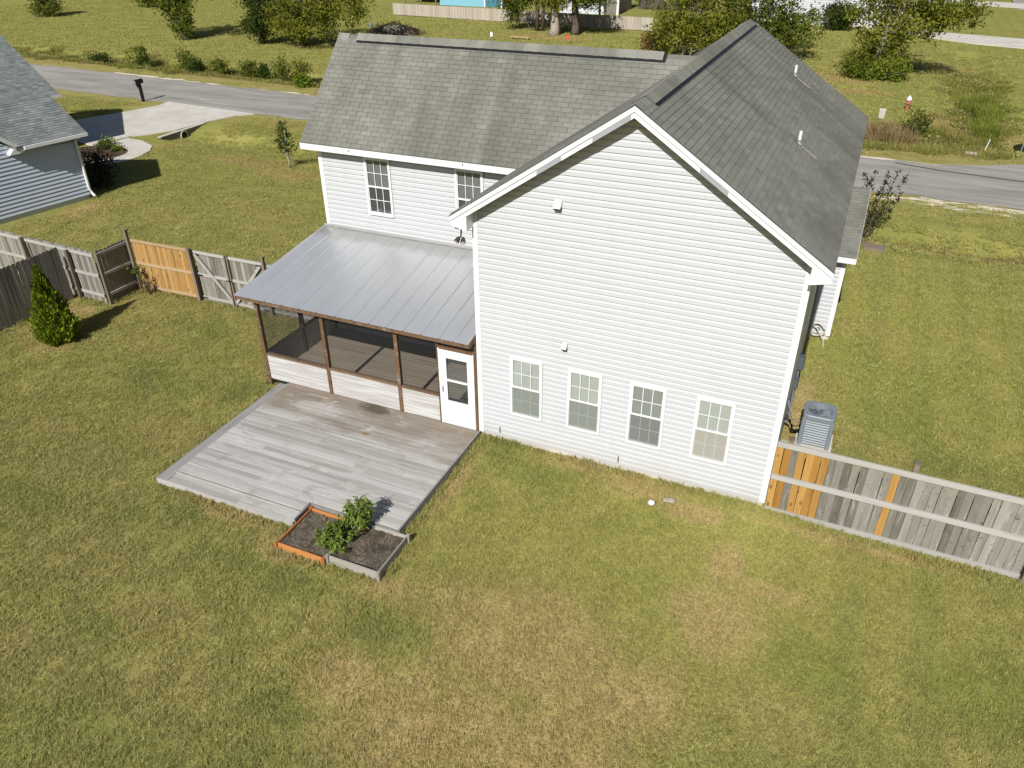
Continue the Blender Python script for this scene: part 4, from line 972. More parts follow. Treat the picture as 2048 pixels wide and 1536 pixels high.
# top cover with a round fan opening
n = 32; cx, cy = (ax0+ax1)/2, (ay0+ay1)/2; m_ = MB()
o_ = []
for j in range(n):
    a = 2*math.pi*j/n; c_, s_ = math.cos(a), math.sin(a); s0 = (abs(c_)**6+abs(s_)**6)**(-1/6); o_.append((cx+.355*s0*c_, cy+.345*s0*s_))
rg = [(cx+.27*math.cos(2*math.pi*j/n), cy+.27*math.sin(2*math.pi*j/n)) for j in range(n)]
rg2 = [(cx+.25*math.cos(2*math.pi*j/n), cy+.25*math.sin(2*math.pi*j/n)) for j in range(n)]
m_.v = [(x, y, az1-.13) for x, y in o_]+[(x, y, az1-.02) for x, y in o_]+[(cx+(x-cx)*.97, cy+(y-cy)*.97, az1) for x, y in o_]+[(x, y, az1) for x, y in rg]+[(x, y, az1-.12) for x, y in rg2]
for l_ in range(4):
    for j in range(n): k_ = (j+1) % n; m_.f.append((l_*n+j, l_*n+k_, (l_+1)*n+k_, (l_+1)*n+j))
m_.t = [0]*len(m_.f); m_.build('top_cover', M_GREYP, ac, smooth=False)
fan = link('fan', None, ac, (cx, cy, az1-.1))
m_ = MB(); m_.lathe([(0, .07), (.06, .06), (.07, .0), (.07, -.05)], (cx, cy, az1-.12), 16); m_.build('hub', M_GREYD, fan)
for j in range(4):
    a = j*math.pi/2+.4; m_ = MB(); d = Vector((math.cos(a), math.sin(a), 0)); e = Vector((-d.y, d.x, 0))
    c = Vector((cx, cy, az1-.12)); m_.quad(c+d*.06-e*.05, c+d*.24-e*.09, c+d*.24+e*.06+Vector((0, 0, .05)), c+d*.06+e*.04+Vector((0, 0, .04))); m_.build('blade', M_GREYP, fan)
m_ = MB()
for q in (.09, .14, .19, .235): m_.tube([(cx+q*math.cos(2*math.pi*j/24), cy+q*math.sin(2*math.pi*j/24), az1-.004) for j in range(25)], .0022, 4, cap=False)
for j in range(8): a = j*math.pi/4; m_.tube([(cx+.05*math.cos(a), cy+.05*math.sin(a), az1-.002), (cx+.265*math.cos(a), cy+.265*math.sin(a), az1-.002)], .0025, 4)
m_.build('fan_guard', M_GREYP, ac)
ln = thing('refrigerant_line', 'curled dark cooling pipe between the wall and the air conditioner', 'pipe', (6.75, 2.7, .3))
m_ = MB(); m_.tube([(6.6, 2.55, .75), (6.72, 2.55, .70), (6.78, 2.58, .55), (6.80, 2.62, .42), (6.88, 2.68, .38), (6.97, 2.72, .42)], .03, 8); m_.build('insulated_pipe', M_BLACK, ln, smooth=True)
m_ = MB(); m_.tube([(6.6, 2.6, 1.2), (6.66, 2.6, .95), (6.74, 2.64, .72), (6.86, 2.7, .6), (6.97, 2.75, .62)], .012, 6); m_.build('conduit', M_GREYP, ln, smooth=True)
m_ = MB(); m_.box(6.62, 6.78, 2.3, 2.62, .02, .10); m_.build('splash_block', M_FOUND, ln)
for (nm, lb, y, z, h, dpt, wd) in (('meter_box', 'dark electric meter box on the shaded right wall, the upper one', 4.25, 1.35, .34, .13, .24), ('meter_box', 'smaller dark disconnect box on the right wall, nearer the air conditioner', 3.35, 1.25, .24, .10, .18)):
    t_ = thing(nm, lb, 'utility box', (W+.02, y, z))
    m_ = MB(); m_.box(W+.002, W+dpt, y-wd/2, y+wd/2, z-h/2, z+h/2); m_.build('case', M_GREYD, t_)
    m_ = MB(); m_.tube([(W+.05, y, z-h/2), (W+.05, y, .1)], .02, 8); m_.build('conduit', M_GREYP, t_)
    m_ = MB(); m_.box(W+dpt, W+dpt+.012, y-wd/2+.02, y+wd/2-.02, z-h/2+.02, z+h/2-.03); m_.build('cover', M_BLACK, t_)
hose = thing('garden_hose', 'cream garden hose looped by the small side bay wall', 'hose', (6.9, 8.1, .3))
pts = []
for i in range(60):
    a = i/59*math.pi*2*2.2; r_ = .19+.02*math.sin(i*.7); pts.append((6.86+r_*math.cos(a+1.2), 8.10-.03*(i/59), .40+r_*math.sin(a+1.2)))
e = pts[-1]; pts += [(e[0]+.10, 8.03, e[2]-.02), (7.06, 7.95, .2), (7.10, 7.80, .07), (7.10, 7.55, .03), (7.02, 7.25, .03), (6.95, 7.05, .03)]
m_ = MB(); m_.tube(pts, .015, 6); m_.build('tube', M_ROPE, hose, smooth=True)
m_ = MB(); m_.tube([(6.95, 7.05, .03), (6.93, 6.98, .03)], .024, 8); m_.build('nozzle', M_FOUND, hose)
m_ = MB(); m_.box(6.80, 6.92, 8.12, 8.19, .38, .44); m_.build('holder', M_GREYP, hose)
fl_ = thing('flood_light', 'dark bronze twin flood light under the left eave corner', 'light', (-.2, -.1, 5.15))
m_ = MB(); m_.box(-.31, -.10, -.17, -.03, 5.255, 5.285); m_.build('mount', M_BRONZE, fl_)
m_ = MB(); m_.tube([(-.2, -.1, 5.26), (-.2, -.12, 5.14), (-.2, -.14, 5.07)], .018, 8); m_.build('arm', M_BRONZE, fl_)
for dx in (-.06, .06):
    hb = MB(); c = Vector((-.2+dx, -.16, 5.03)); d = Vector((dx*4, -.7, -.6)).normalized()
    hb.tube([c-d*.06, c-d*.02, c+d*.07], [.025, .045, .06], 10); h_ = hb.build('lamp_head', M_BRONZE, fl_)
    hb = MB(); hb.tube([c+d*.0702, c+d*.073], [.05, .05], 10); hb.build('lens', M_WHITE, h_)

# ================================================================== NEIGHBOURING HOUSE
nb = thing('neighbor_house', 'pale grey sided house with slate green shingle roof at the picture edge', 'house', (-27, 9, 0))
aN = R(11.); dN = Vector((math.sin(aN), math.cos(aN), 0)); nN = Vector((math.cos(aN), -math.sin(aN), 0)); eN = Vector((-22.95, 9.69, 2.8))
def NP(t_, s_, z): v = eN-nN*t_+dN*s_; return Vector((v.x, v.y, z))
SN = .58; TR = 2.25; LB = 16.
wallN = MB(); wallN.prism([NP(.38, -.32, .0), NP(.38, -LB, .0), NP(.38, -LB, 2.62), NP(.38, -.32, 2.62)], -nN*.15)
wn = wallN.build('side_wall', M_SIDINGN, nb)
# cross gable in the plane of the wall
pk = -7.2
b = MB(); b.prism([NP(.38, -2.85, 2.62), NP(.38, pk, 2.62+(-2.85-pk)*.82), NP(.38, 2*pk+2.85, 2.62)], -nN*.15); b.build('cross_gable_wall', M_SIDINGN, nb)
siding(wn, NP(.355, 0, 0), -dN, nN, lambda z: .42 if z < 2.55 else max(2.9, 2.85+(z-2.62)/.82), lambda z: LB if z < 2.55 else 11.4, .2, 4.2, mt=M_SIDINGN, first=.2, ex=.16, proud=.034, joints=False)
def nslab(name, pts, th=.13):
    m_ = MB(); m_.prism([(p[0], p[1], p[2]-th) for p in pts], (0, 0, th-.012)); return m_.build(name, M_SHINGLEN, nb)
zr = 2.8+SN*TR
n1 = nslab('near_roof_slope', [NP(0, 0, 2.8), NP(0, -2.9, 2.8), NP(.45, -3.2, 2.8+SN*.45), NP(.45, -LB, 2.8+SN*.45), NP(TR, -LB, zr), NP(TR, 0, zr)])
n2 = nslab('near_roof_back_slope', [NP(TR, 0, zr), NP(TR, -LB, zr), NP(2*TR, -LB, 2.8), NP(2*TR, 0, 2.8)])
b = MB(); b.prism([NP(.38, -.32, 0), NP(2*TR-.3, -.32, 0), NP(2*TR-.3, -.32, 2.6), NP(TR, -.32, zr-.2), NP(.38, -.32, 2.6)], -dN*.15); b.build('end_wall', M_SIDINGN, nb)
GZ = 2.8+4.3*.82
n3 = nslab('cross_gable_right_slope', [NP(.03, -2.75, 2.84), NP(.03, -7.05, GZ), NP(7, -7.05, GZ), NP(7, -2.75, 2.84)])
n4 = nslab('cross_gable_left_slope', [NP(.03, -7.05, GZ), NP(.03, -11.3, 2.84), NP(7, -11.3, 2.84), NP(7, -7.05, GZ)])
b = MB(); b.prism([NP(.02, -2.62, 2.74), NP(.02, -7.05, GZ-.02), NP(.02, -7.05, GZ-.24), NP(.02, -2.62, 2.54)], -nN*.03); b.build('rake_board', M_TRIM, nb)
b = MB(); b.prism([NP(.04, -2.62, 2.54), NP(.04, -3.2, 2.54), NP(.04, -3.0, 2.74), NP(.04, -2.62, 2.78)], -nN*.4); b.build('eave_return', M_TRIM, nb)
b = MB(); b.prism([NP(-.09, .0, 2.66), NP(-.09, -2.62, 2.66), NP(-.09, -2.62, 2.79), NP(-.09, .0, 2.79)], -nN*.10); b.build('gutter', M_TRIM, nb)
b = MB(); b.prism([NP(.0, .0, 2.62), NP(.0, -2.8, 2.62), NP(.38, -2.8, 2.62), NP(.38, 0, 2.62)], (0, 0, .02)); b.build('soffit', M_SOFFIT, nb)
b = MB(); p0, p1, p2, p3 = NP(.30, -.42, 2.6), NP(.30, -.42, .45), NP(.18, -.40, .25), NP(.05, -.38, .15); b.tube([NP(.05, -.3, 2.66), NP(.28, -.42, 2.5), p1, p2, p3], .055, 8); b.build('downspout', M_TRIM, nb)
b = MB(); b.prism([NP(.352, -.32, .2), NP(.352, -.47, .2), NP(.352, -.47, 2.62), NP(.352, -.32, 2.62)], -nN*.01); b.build('corner_trim', M_TRIM, nb)
# front part further back
F0 = Vector((-30.6, 14.75, 2.8))
def FP(t_, s_, z): v = F0-nN*t_+dN*s_; return Vector((v.x, v.y, z))
n5 = nslab('front_roof_slope', [FP(0, 0, 2.8), FP(0, -22, 2.8), FP(5.2, -22, 2.8+SN*5.2), FP(5.2, 0, 2.8+SN*5.2)])
n6 = nslab('front_roof_back_slope', [FP(5.2, 0, 2.8+SN*5.2), FP(5.2, -22, 2.8+SN*5.2), FP(10.4, -22, 2.8), FP(10.4, 0, 2.8)])
b = MB(); b.prism([FP(.35, -.3, 0), FP(10, -.3, 0), FP(10, -.3, 2.6), FP(5.2, -.3, 2.6+SN*4.8), FP(.35, -.3, 2.6)], -dN*.15); b.build('front_wall', M_SIDINGN, nb)
b = MB(); b.prism([FP(.35, -.3, 0), FP(.35, -22, 0), FP(.35, -22, 2.62), FP(.35, -.3, 2.62)], -nN*.15); b.build('front_side_wall', M_SIDINGN, nb)
b = MB(); b.prism([FP(-.06, .02, 2.66), FP(-.06, -6, 2.66), FP(-.06, -6, 2.79), FP(-.06, .02, 2.79)], -nN*.08); b.build('gutter', M_TRIM, nb)
def nb_shingles(par, fp, s1, vlen, name='shingles'):
    O = fp(0, 0, 2.8)+Vector((0, 0, .004)); U = -dN; V = (-nN+Vector((0, 0, SN))).normalized(); N = -U.cross(V); th = .14; tw = .28
    mb = MB(); objs = []
    for j in range(int(vlen/th)):
        u = -tw*((j*.37) % 1)
        while u < s1:
            a, b_ = max(0, u), min(s1, u+tw); u += tw
            if b_-a < .02: continue
            o_ = O+U*a+V*(j*th); A, B, C, D = o_, o_+U*(b_-a-.004), o_+U*(b_-a-.004)+V*(th+.02), o_+V*(th+.02)
            tn = min(1, max(0, rnd.gauss(.45, .28)))
            mb.quad(D+N*.001, C+N*.001, B+N*.016, A+N*.016, tn); mb.quad(A+N*.016, B+N*.016, B, A, tn)
    o = mb.build(name, M_SHINGLEN, par, attr=True); o['kind'] = 'stuff'
nb_shingles(n1, NP, 2.9, math.hypot(TR, SN*TR)); nb_shingles(n5, FP, 8.0, math.hypot(5.2, SN*5.2))

# ================================================================== VEGETATION
def leaf_cloud(centers, per, spread, size, rng, up=.0, flat=(1, 1, .8), tonefn=None):
    """leaf quads gathered round clump centres; returns verts, faces, tones"""
    V, F, T = [], [], []
    for (c, s) in centers:
        tb = rng.uniform(0, .55)
        for _ in range(per):
            p = Vector((rng.gauss(0, spread*s*flat[0]), rng.gauss(0, spread*s*flat[1]), rng.gauss(0, spread*s*flat[2])))+c
            n = Vector((rng.gauss(0, 1), rng.gauss(0, 1), rng.gauss(up, 1))).normalized()
            a = n.orthogonal().normalized(); a = Matrix.Rotation(rng.uniform(0, 6.28), 3, n) @ a; b_ = n.cross(a)
            L = size*rng.uniform(.6, 1.25); Wd = L*.42
            k = len(V); V += [tuple(p-a*L*.5), tuple(p+b_*Wd*.5), tuple(p+a*L*.5), tuple(p-b_*Wd*.5)]
            F.append((k, k+1, k+2, k+3)); T.append(min(1, max(0, tb+rng.uniform(0, .45))))
    return V, F, T
def limb(mb, a, b_, r0, r1, rng, wob=.08, n=5, k=6):
    a, b_ = Vector(a), Vector(b_); L = (b_-a).length; pts = []
    for i in range(n+1):
        t = i/n; w = Vector((rng.gauss(0, 1), rng.gauss(0, 1), rng.gauss(0, .5)))*L*wob*(1 if 0 < i < n else 0); pts.append(a+(b_-a)*t+w)
    mb.tube(pts, [r0+(r1-r0)*i/n for i in range(n+1)], k); return pts
def tree(name, label, base, trunks, blobs, nclump, per, spread, size, lm, bm=M_BARK, seed=1, group=None, cat='tree', limbs=10):
    """trunks: list of polylines (relative) with radii; blobs: crown ellipsoids (dx,dy,z,rx,ry,rz,weight)"""
    if size > .2: nclump = int(nclump*1.85); size *= 1.12; spread *= .9
    rng = random.Random(seed); bx, by = base; bz = ground_z(bx, by); B = Vector((bx, by, bz))
    t = thing(name, label, cat, (bx, by, bz), group)
    ends = []
    for ti, (pl, rads) in enumerate(trunks):
        mb = MB(); mb.tube([B+Vector(p) for p in pl], rads, 9); mb.build('trunk', bm, t, smooth=True)
        ends.append([B+Vector(p) for p in pl])
    tot = sum(b_[6] for b_ in blobs); cents = []
    lb = MB()
    for (dx, dy, z, rx, ry, rz, wg) in blobs:
        c0 = B+Vector((dx, dy, z)); m_ = max(3, int(nclump*wg/tot))
        for i in range(m_):
            u = Vector((rng.gauss(0, 1), rng.gauss(0, 1), rng.gauss(0, 1))).normalized(); q = rng.uniform(.45, 1.08)
            cents.append((c0+Vector((u.x*rx*q, u.y*ry*q, u.z*rz*q)), rng.uniform(.6, 1.3)))
        tl = rng.choice(ends); p = min(tl, key=lambda v: (v-c0).length+(0 if v.z < c0.z else 2))
        for _ in range(max(1, int(limbs*wg/tot))):
            u = Vector((rng.gauss(0, 1), rng.gauss(0, 1), abs(rng.gauss(0, 1)))).normalized()
            limb(lb, p, c0+Vector((u.x*rx*.8, u.y*ry*.8, u.z*rz*.7)), min(.05+.012*rz, .5*rads[-2]+.01), .012, rng)
    if lb.v: lb.build('limbs', bm, t, smooth=True)
    V, F, T = leaf_cloud(cents, per, spread, size, rng)
    o = link('crown', meshdata('crown', V, F, lm, T), t); return t
LM_YG = leafmat('yellow_green_leaf', (.022, .038, .006), (.36, .37, .055))
LM_DG = leafmat('dark_green_leaf', (0.012, 0.024, 0.006), (0.11, 0.15, 0.03))
LM_MG = leafmat('mid_green_leaf', (.018, .036, .007), (.25, .29, .048))
LM_RD = leafmat('rusty_leaf', (.07, .038, .014), (0.280, 0.168, 0.063))
LM_BR = leafmat('bright_green_leaf', (.06, .105, .012), (0.280, 0.364, 0.049))
LM_AR = leafmat('arborvitae_leaf', (.035, .065, .008), (.30, .38, .03))
LM_PL = leafmat('garden_leaf', (.06, .11, .014), (.36, .46, .10))
LM_OL = leafmat('olive_purple_leaf', (.018, .019, .011), (.095, .09, .045))
# --- arborvitae: a tight cone of upright sprays
rng = random.Random(3); AX, AY = -13.45, -.50
ar = thing('arborvitae', 'bright green cone shaped arborvitae on the lawn by the fence', 'tree', (AX, AY, 0))
mb = MB(); mb.tube([(AX, AY, 0), (AX, AY, 1.9)], [.06, .015], 8); mb.build('trunk', M_BARK, ar)
V, F, T = [], [], []
def ar_r(z): return .54*max(0, (1-((z-.42)/1.98)**1.1))**.92 if z > .42 else .54*(.66+.34*z/.42)
for i in range(7600):
    z = .05+2.3*(rng.random()**1.35); a = rng.uniform(0, 6.283); lump = 1+.15*math.sin(a*5+z*7)+.12*math.sin(a*9-z*13)+.08*math.sin(a*14+z*21); r_ = ar_r(z)*lump*(rng.uniform(.8, 1.06) if i < 5600 else rng.uniform(.3, .8))
    p = Vector((AX+r_*math.cos(a), AY+r_*math.sin(a), z)); rad = Vector((math.cos(a), math.sin(a), 0)); tan = Vector((-rad.y, rad.x, 0))
    up = (Vector((0, 0, 1))+rad*rng.uniform(.1, .7)+tan*rng.gauss(0, .4)).normalized(); n = (rad*rng.gauss(.3, .5)+tan*rng.gauss(0, 1)).normalized(); sd = up.cross(n).normalized()
    L = rng.uniform(.05, .16); Wd = L*.42; k = len(V)
    V += [tuple(p-up*L*.5), tuple(p+sd*Wd*.5), tuple(p+up*L*.6), tuple(p-sd*Wd*.5)]; F.append((k, k+1, k+2, k+3)); T.append(rng.uniform(.1, 1))
link('crown', meshdata('crown', V, F, LM_AR, T), ar)
# --- young tree on the neighbour's lawn
tree('young_tree', 'slim young tree with a pale thin trunk on the side lawn', (-18.15, 16.4), [([(0, 0, 0), (.02, 0, .35), (-.1, 0, .75), (-.3, .05, 1.2)], [.05, .045, .03, .012]), ([(.02, 0, .35), (.05, 0, .9), (-.02, 0, 1.9)], [.035, .025, .01])],
     [(-.05, 0, 1.05, .42, .42, .4, 1.2), (-.08, 0, 1.5, .34, .34, .4, 1), (-.12, 0, 1.95, .2, .2, .3, .5)], 62, 13, .10, .13, LM_DG, M_BARKP, 5, limbs=5)
# --- trees beyond the street
tree('leaning_tree', 'leaning tree with ivy round its trunk beyond the street', (-53.6, 47.0), [([(0, 0, 0), (-.5, 0, 1.6), (-1.1, .2, 3.4), (-1.3, .3, 5.5), (-1.2, .5, 8)], [.26, .22, .2, .15, .06])],
     [(-.3, -.1, 1.6, 1.3, 1.0, 1.3, 1.4), (-1.0, 0, 3.4, 2.0, 1.8, 1.3, 1.6), (-2.4, 0, 5.0, 2.4, 2.4, 1.6, 1.6), (2.6, .5, 4.6, 2.3, 2.0, 1.0, 1.0), (.2, 1, 7, 3.4, 3.2, 2.2, 2)], 230, 26, .34, .26, LM_MG, M_BARKP, 11)
tree('broad_tree', 'wide low yellow green tree hanging behind the left roof corner', (-40.6, 47.6), [([(0, 0, 0), (.2, 0, 2), (0, .3, 4.2), (.5, .3, 7)], [.34, .28, .2, .08])],
     [(1.6, -.8, 2.2, 2.8, 2.2, 1.5, 1.6), (4.2, .2, 3.6, 2.9, 2.6, 1.7, 1.5), (-.8, -.6, 2.6, 2.1, 2.0, 1.6, 1.2), (1.0, .5, 5.5, 4.0, 3.6, 2.3, 2.0), (4.5, 1, 6.5, 2.5, 2.5, 1.8, 1)], 330, 28, .36, .26, LM_YG, M_BARK, 12)
tree('cedar_tree', 'dark green cedar at the side of the wide yellow green tree', (-44.6, 47.2), [([(0, 0, 0), (0, 0, 7)], [.2, .04])],
     [(0, 0, 1.7, 1.7, 1.6, 1.3, 1.2), (0, 0, 3.4, 1.6, 1.5, 1.5, 1.2), (0, 0, 5.4, 1.2, 1.2, 1.5, .8)], 150, 34, .30, .22, LM_DG, M_BARK, 13)
tree('ivy_stump', 'short vine covered stump alone on the far field', (-80.8, 54.0), [([(0, 0, 0), (0, 0, 3.6)], [.3, .2])], [(0, 0, 1.0, 1.6, 1.3, 1.1, 1), (0, 0, 2.6, 1.2, 1.0, 1.4, 1)], 70, 24, .34, .28, LM_MG, M_BARK, 14)
tree('ivy_stump', 'vine covered trunk at the top of the field behind the leaning tree', (-77.0, 65.5), [([(0, 0, 0), (0, 0, 4)], [.3, .2])], [(0, 0, 1.2, 1.7, 1.3, 1.2, 1), (.3, 0, 3.0, 1.6, 1.3, 1.4, 1)], 70, 24, .34, .28, LM_MG, M_BARK, 15)
tree('shade_tree', 'twin dark trunked tree in front of the far picket fence', (-24.6, 63.8), [([(0, 0, 0), (0, 0, 2.4), (-.2, 0, 6), (-.5, 0, 9)], [.24, .2, .17, .08]), ([(.55, .1, 0), (.6, .1, 2.4), (1.0, .2, 6.5)], [.16, .13, .08])],
     [(-2.2, -.3, 2.9, 2.0, 1.5, .9, .9), (-1, 0, 5.2, 3.2, 3, 1.4, 1.2), (1, 0, 8, 4, 4, 2.4, 1.6), (-2.6, -.2, 1.5, .5, .5, .9, .3)], 190, 24, .40, .28, LM_MG, M_BARK, 16)
tree('oak_tree', 'thick pale trunked tree with low yellow leaves before the far fence', (-22.0, 61.9), [([(-.1, 0, 0), (0, 0, .5), (0, 0, 2.4), (.1, 0, 5), (.3, 0, 8)], [.62, .44, .36, .28, .12])],
     [(0, -.3, 3.1, 1.6, 1.4, .8, .8), (1.6, -.3, 4.6, 2.4, 2.0, 1.1, 1), (-.5, 0, 6.4, 3.5, 3.2, 1.8, 1.4)], 150, 24, .40, .28, LM_YG, M_BARKP, 17)
tree('oak_tree', 'thick grey trunked tree just right of the pale trunked one', (-20.3, 62.9), [([(0, 0, 0), (0, 0, .5), (-.1, 0, 2.4), (-.3, 0, 5), (-.2, 0, 8)], [.5, .38, .32, .26, .12])],
     [(1.9, -.4, 3.2, 1.6, 1.3, .8, .8), (.2, 0, 5.2, 2.6, 2.2, 1.3, 1), (1.5, .5, 7.2, 3.5, 3.2, 1.8, 1.4)], 150, 24, .40, .28, LM_MG, M_BARK, 18)
tree('bush_tree', 'yellow green tree with thin pale stems behind the roof ridge', (-7.9, 54.0), [([(0, 0, 0), (.2, 0, 2), (.5, 0, 4.5), (.6, 0, 7)], [.13, .11, .08, .04]), ([(.6, 0, 0), (1.0, 0, 2.5), (1.3, .1, 6)], [.10, .08, .04])],
     [(-.6, 0, 1.8, 2.3, 1.8, 1.5, 1.2), (1.6, 0, 2.0, 1.9, 1.6, 1.3, 1), (.8, 0, 3.4, 3.0, 2.2, 1.5, 1.6), (.8, .3, 5.5, 2.8, 2.4, 1.8, 1.4), (1.5, 0, 7.2, 2.2, 2, 1.4, 1)], 260, 24, .34, .25, LM_YG, M_BARKP, 19)
tree('rusty_shrub', 'low rusty leaved shrub beside the far picket fence end', (-10.4, 54.4), [([(0, 0, 0), (0, 0, 1.4)], [.06, .03])], [(0, 0, 1.0, 1.0, .9, .9, 1)], 36, 20, .30, .22, LM_RD, M_BARK, 20, cat='shrub')
tree('bush_tree', 'dense green tree just beyond the peak of the roof', (-1.9, 56.5), [([(0, 0, 0), (0, 0, 3), (.3, 0, 6)], [.2, .16, .08])],
     [(-2.3, 0, 2.2, 2.2, 1.8, 1.5, 1.2), (.2, -.4, 2.0, 2.6, 2.2, 1.7, 1.6), (2.2, -.2, 2.3, 2.0, 1.8, 1.5, 1.1), (-.5, 0, 4.4, 3.2, 2.8, 1.8, 1.6), (.8, .2, 6.4, 3.2, 2.8, 1.8, 1.3)], 330, 26, .34, .25, LM_MG, M_BARK, 21)
tree('plane_tree', 'tall tree with bare pale trunk and leafy base right of the roof', (6.7, 50.6), [([(0, 0, 0), (.15, 0, 2), (.3, 0, 4), (.0, 0, 6.5), (-.3, 0, 9)], [.20, .18, .16, .12, .06]), ([(.2, 0, 2.6), (.9, 0, 4.2), (1.0, .1, 6), (1.6, .1, 8.5)], [.12, .12, .09, .04])],
     [(-.8, -.5, .7, 1.5, 1.2, .8, 1.2), (.9, -.5, .8, 1.3, 1.1, .8, 1.0), (.1, .2, 2.4, 1.9, 1.6, 1.4, 1.5), (2.2, .2, 3.6, 1.9, 1.7, 1.1, 1.2), (4.0, .3, 4.4, 2.2, 1.9, 1.1, 1.2), (-.9, .2, 4.4, 1.6, 1.5, 1.0, .8), (1.8, .4, 5.8, 3.2, 2.8, 1.4, 1.4), (.5, .5, 8, 3.5, 3, 1.8, 1.3)], 370, 24, .33, .24, LM_YG, M_BARKP, 22)
tree('ivy_mound', 'bright leafy mound at the foot of the tall tree', (7.0, 49.4), [([(0, 0, 0), (0, 0, .6)], [.05, .03])], [(-.6, 0, .6, 1.2, .9, .6, 1), (.8, 0, .65, 1.2, .9, .65, 1)], 80, 24, .24, .2, LM_BR, M_BARK, 23, cat='shrub')
tree('round_bush', 'dark rounded bush against the far white house', (2.4, 75.0), [([(0, 0, 0), (0, 0, 1)], [.06, .04])], [(0, 0, 1.2, 1.5, 1.3, 1.2, 1)], 60, 30, .34, .25, LM_DG, M_BARK, 24, cat='shrub')
# crape myrtle with long seed tipped shoots
rng = random.Random(31); cx, cy = 7.65, 18.4; cz = ground_z(cx, cy)
cm = thing('crape_myrtle', 'sparse dark crape myrtle with long arching shoots beside the bay roof', 'shrub', (cx, cy, cz))
mb = MB(); cents = []; V, F, T = [], [], []
shoots = [(-.40, .2, 2.5), (.0, .1, 2.6), (.40, .2, 2.7), (.75, .1, 2.8), (1.0, .0, 1.9), (-.7, .1, 1.9), (.3, -.2, 2.1), (1.05, .2, 2.6), (-.35, -.1, 2.0)]
for (dx, dy, h) in shoots:
    p = limb(mb, (cx+dx*.12, cy+dy*.1, cz), (cx+dx, cy+dy, cz+h), .022, .006, rng, .03, 6, 5)
    for i in range(26):
        t_ = rng.uniform(.32, 1); k = min(5, int(t_*6)); q = p[k].lerp(p[k+1], t_*6-k); cents.append((q, .6 if t_ > .7 else 1.6))
mb.build('stems', M_BARK, cm, smooth=True)
V, F, T = leaf_cloud(cents, 6, .085, .115, rng); link('foliage', meshdata('foliage', V, F, LM_OL, T), cm)
# shrubs along the far ditch
for i, (x, y, h, w_, lm, lb) in enumerate([(-47.5, 35.4, 1.9, 1.7, LM_MG, 'largest round shrub of the ditch row, nearest the grey roof'), (-42.4, 35.2, 1.9, 1.25, LM_MG, 'tall two headed green shrub in the ditch row'), (-41.0, 34.6, 1.3, 1.2, LM_DG, 'low dark shrub leaning on the tall two headed one'),
        (-39.2, 35.2, 1.45, .95, LM_MG, 'single pointed shrub in the middle of the ditch row'), (-36.3, 35.2, 1.4, 1.0, LM_MG, 'small shrub left of the slim pointed one by the ditch'), (-35.0, 35.2, 1.2, .55, LM_DG, 'slim pointed shrub in the ditch row'),
        (-33.2, 35.0, 2.0, 1.25, LM_MG, 'tall green shrub second from the roof in the ditch row'), (-31.2, 34.7, 1.95, 1.25, LM_YG, 'tall yellowish shrub nearest the main roof in the ditch row'), (-52.3, 35.6, 1.0, 1.3, LM_DG, 'low spreading shrub at the far end of the ditch row'), (-29.5, 32.6, .6, .6, LM_BR, 'tiny bright shrub at the road side by the roof')]):
    tree('roadside_shrub', lb, (x, y), [([(0, 0, 0), (0, 0, h*.6)], [.04, .02])], [(-.15*w_, 0, h*.5, w_*.55, w_*.5, h*.45, 1), (.25*w_, 0, h*.62, w_*.42, w_*.4, h*.4, .8)], 46, 22, .20, .2, lm, M_BARK, 40+i, 'shrubs along the far ditch', 'shrub')
# shaded foundation shrubs by the neighbour's corner
for i, (x, y, h, lb) in enumerate([(-24.4, 10.6, 1.0, 'dark shrub at the corner of the grey sided house'), (-25.4, 11.7, 1.0, 'dark shrub beside the curved walkway end'), (-26.6, 12.6, .9, 'low dark shrub at the back of the mulch bed')]):
    tree('foundation_shrub', lb, (x, y), [([(0, 0, 0), (0, 0, h*.6)], [.04, .02])], [(0, 0, h*.5, .75, .75, h*.5, 1)], 40, 22, .18, .13, LM_OL, M_BARK, 60+i, 'shaded shrubs by the grey house', 'shrub')
for i, (x, y, h, lm, lb) in enumerate([(-29.6, 15.9, .45, LM_BR, 'bright yellow green tuft at the top of the mulch bed'), (-29.3, 15.3, .4, LM_MG, 'green arching tuft in the middle of the mulch bed'), (-28.4, 15.4, .25, LM_BR, 'small yellow tuft near the walkway curve')]):
    tree('bed_plant', lb, (x, y), [([(0, 0, 0), (0, 0, h*.5)], [.015, .01])], [(0, 0, h*.6, .35, .35, h*.5, 1)], 16, 14, .09, .14, lm, M_BARK, 70+i, 'plants in the mulch bed', 'plant')
# weed seedling in the fence corner
tree('weed_seedling', 'small leafy weed in the corner of the dark and honey fence panels', (-13.75, 2.95), [([(0, 0, 0), (.05, -.03, .7)], [.012, .006])], [(0, -.05, .75, .18, .14, .3, 1)], 10, 6, .07, .14, LM_BR, M_BARK, 80, cat='weed')
tree('weed_seedling', 'brown dry weed in front of the honey fence panel', (-13.45, 2.95), [([(0, 0, 0), (-.05, 0, .5)], [.012, .006])], [(0, -.05, .4, .22, .12, .3, 1)], 12, 6, .07, .11, LM_RD, M_BARK, 81, cat='weed')
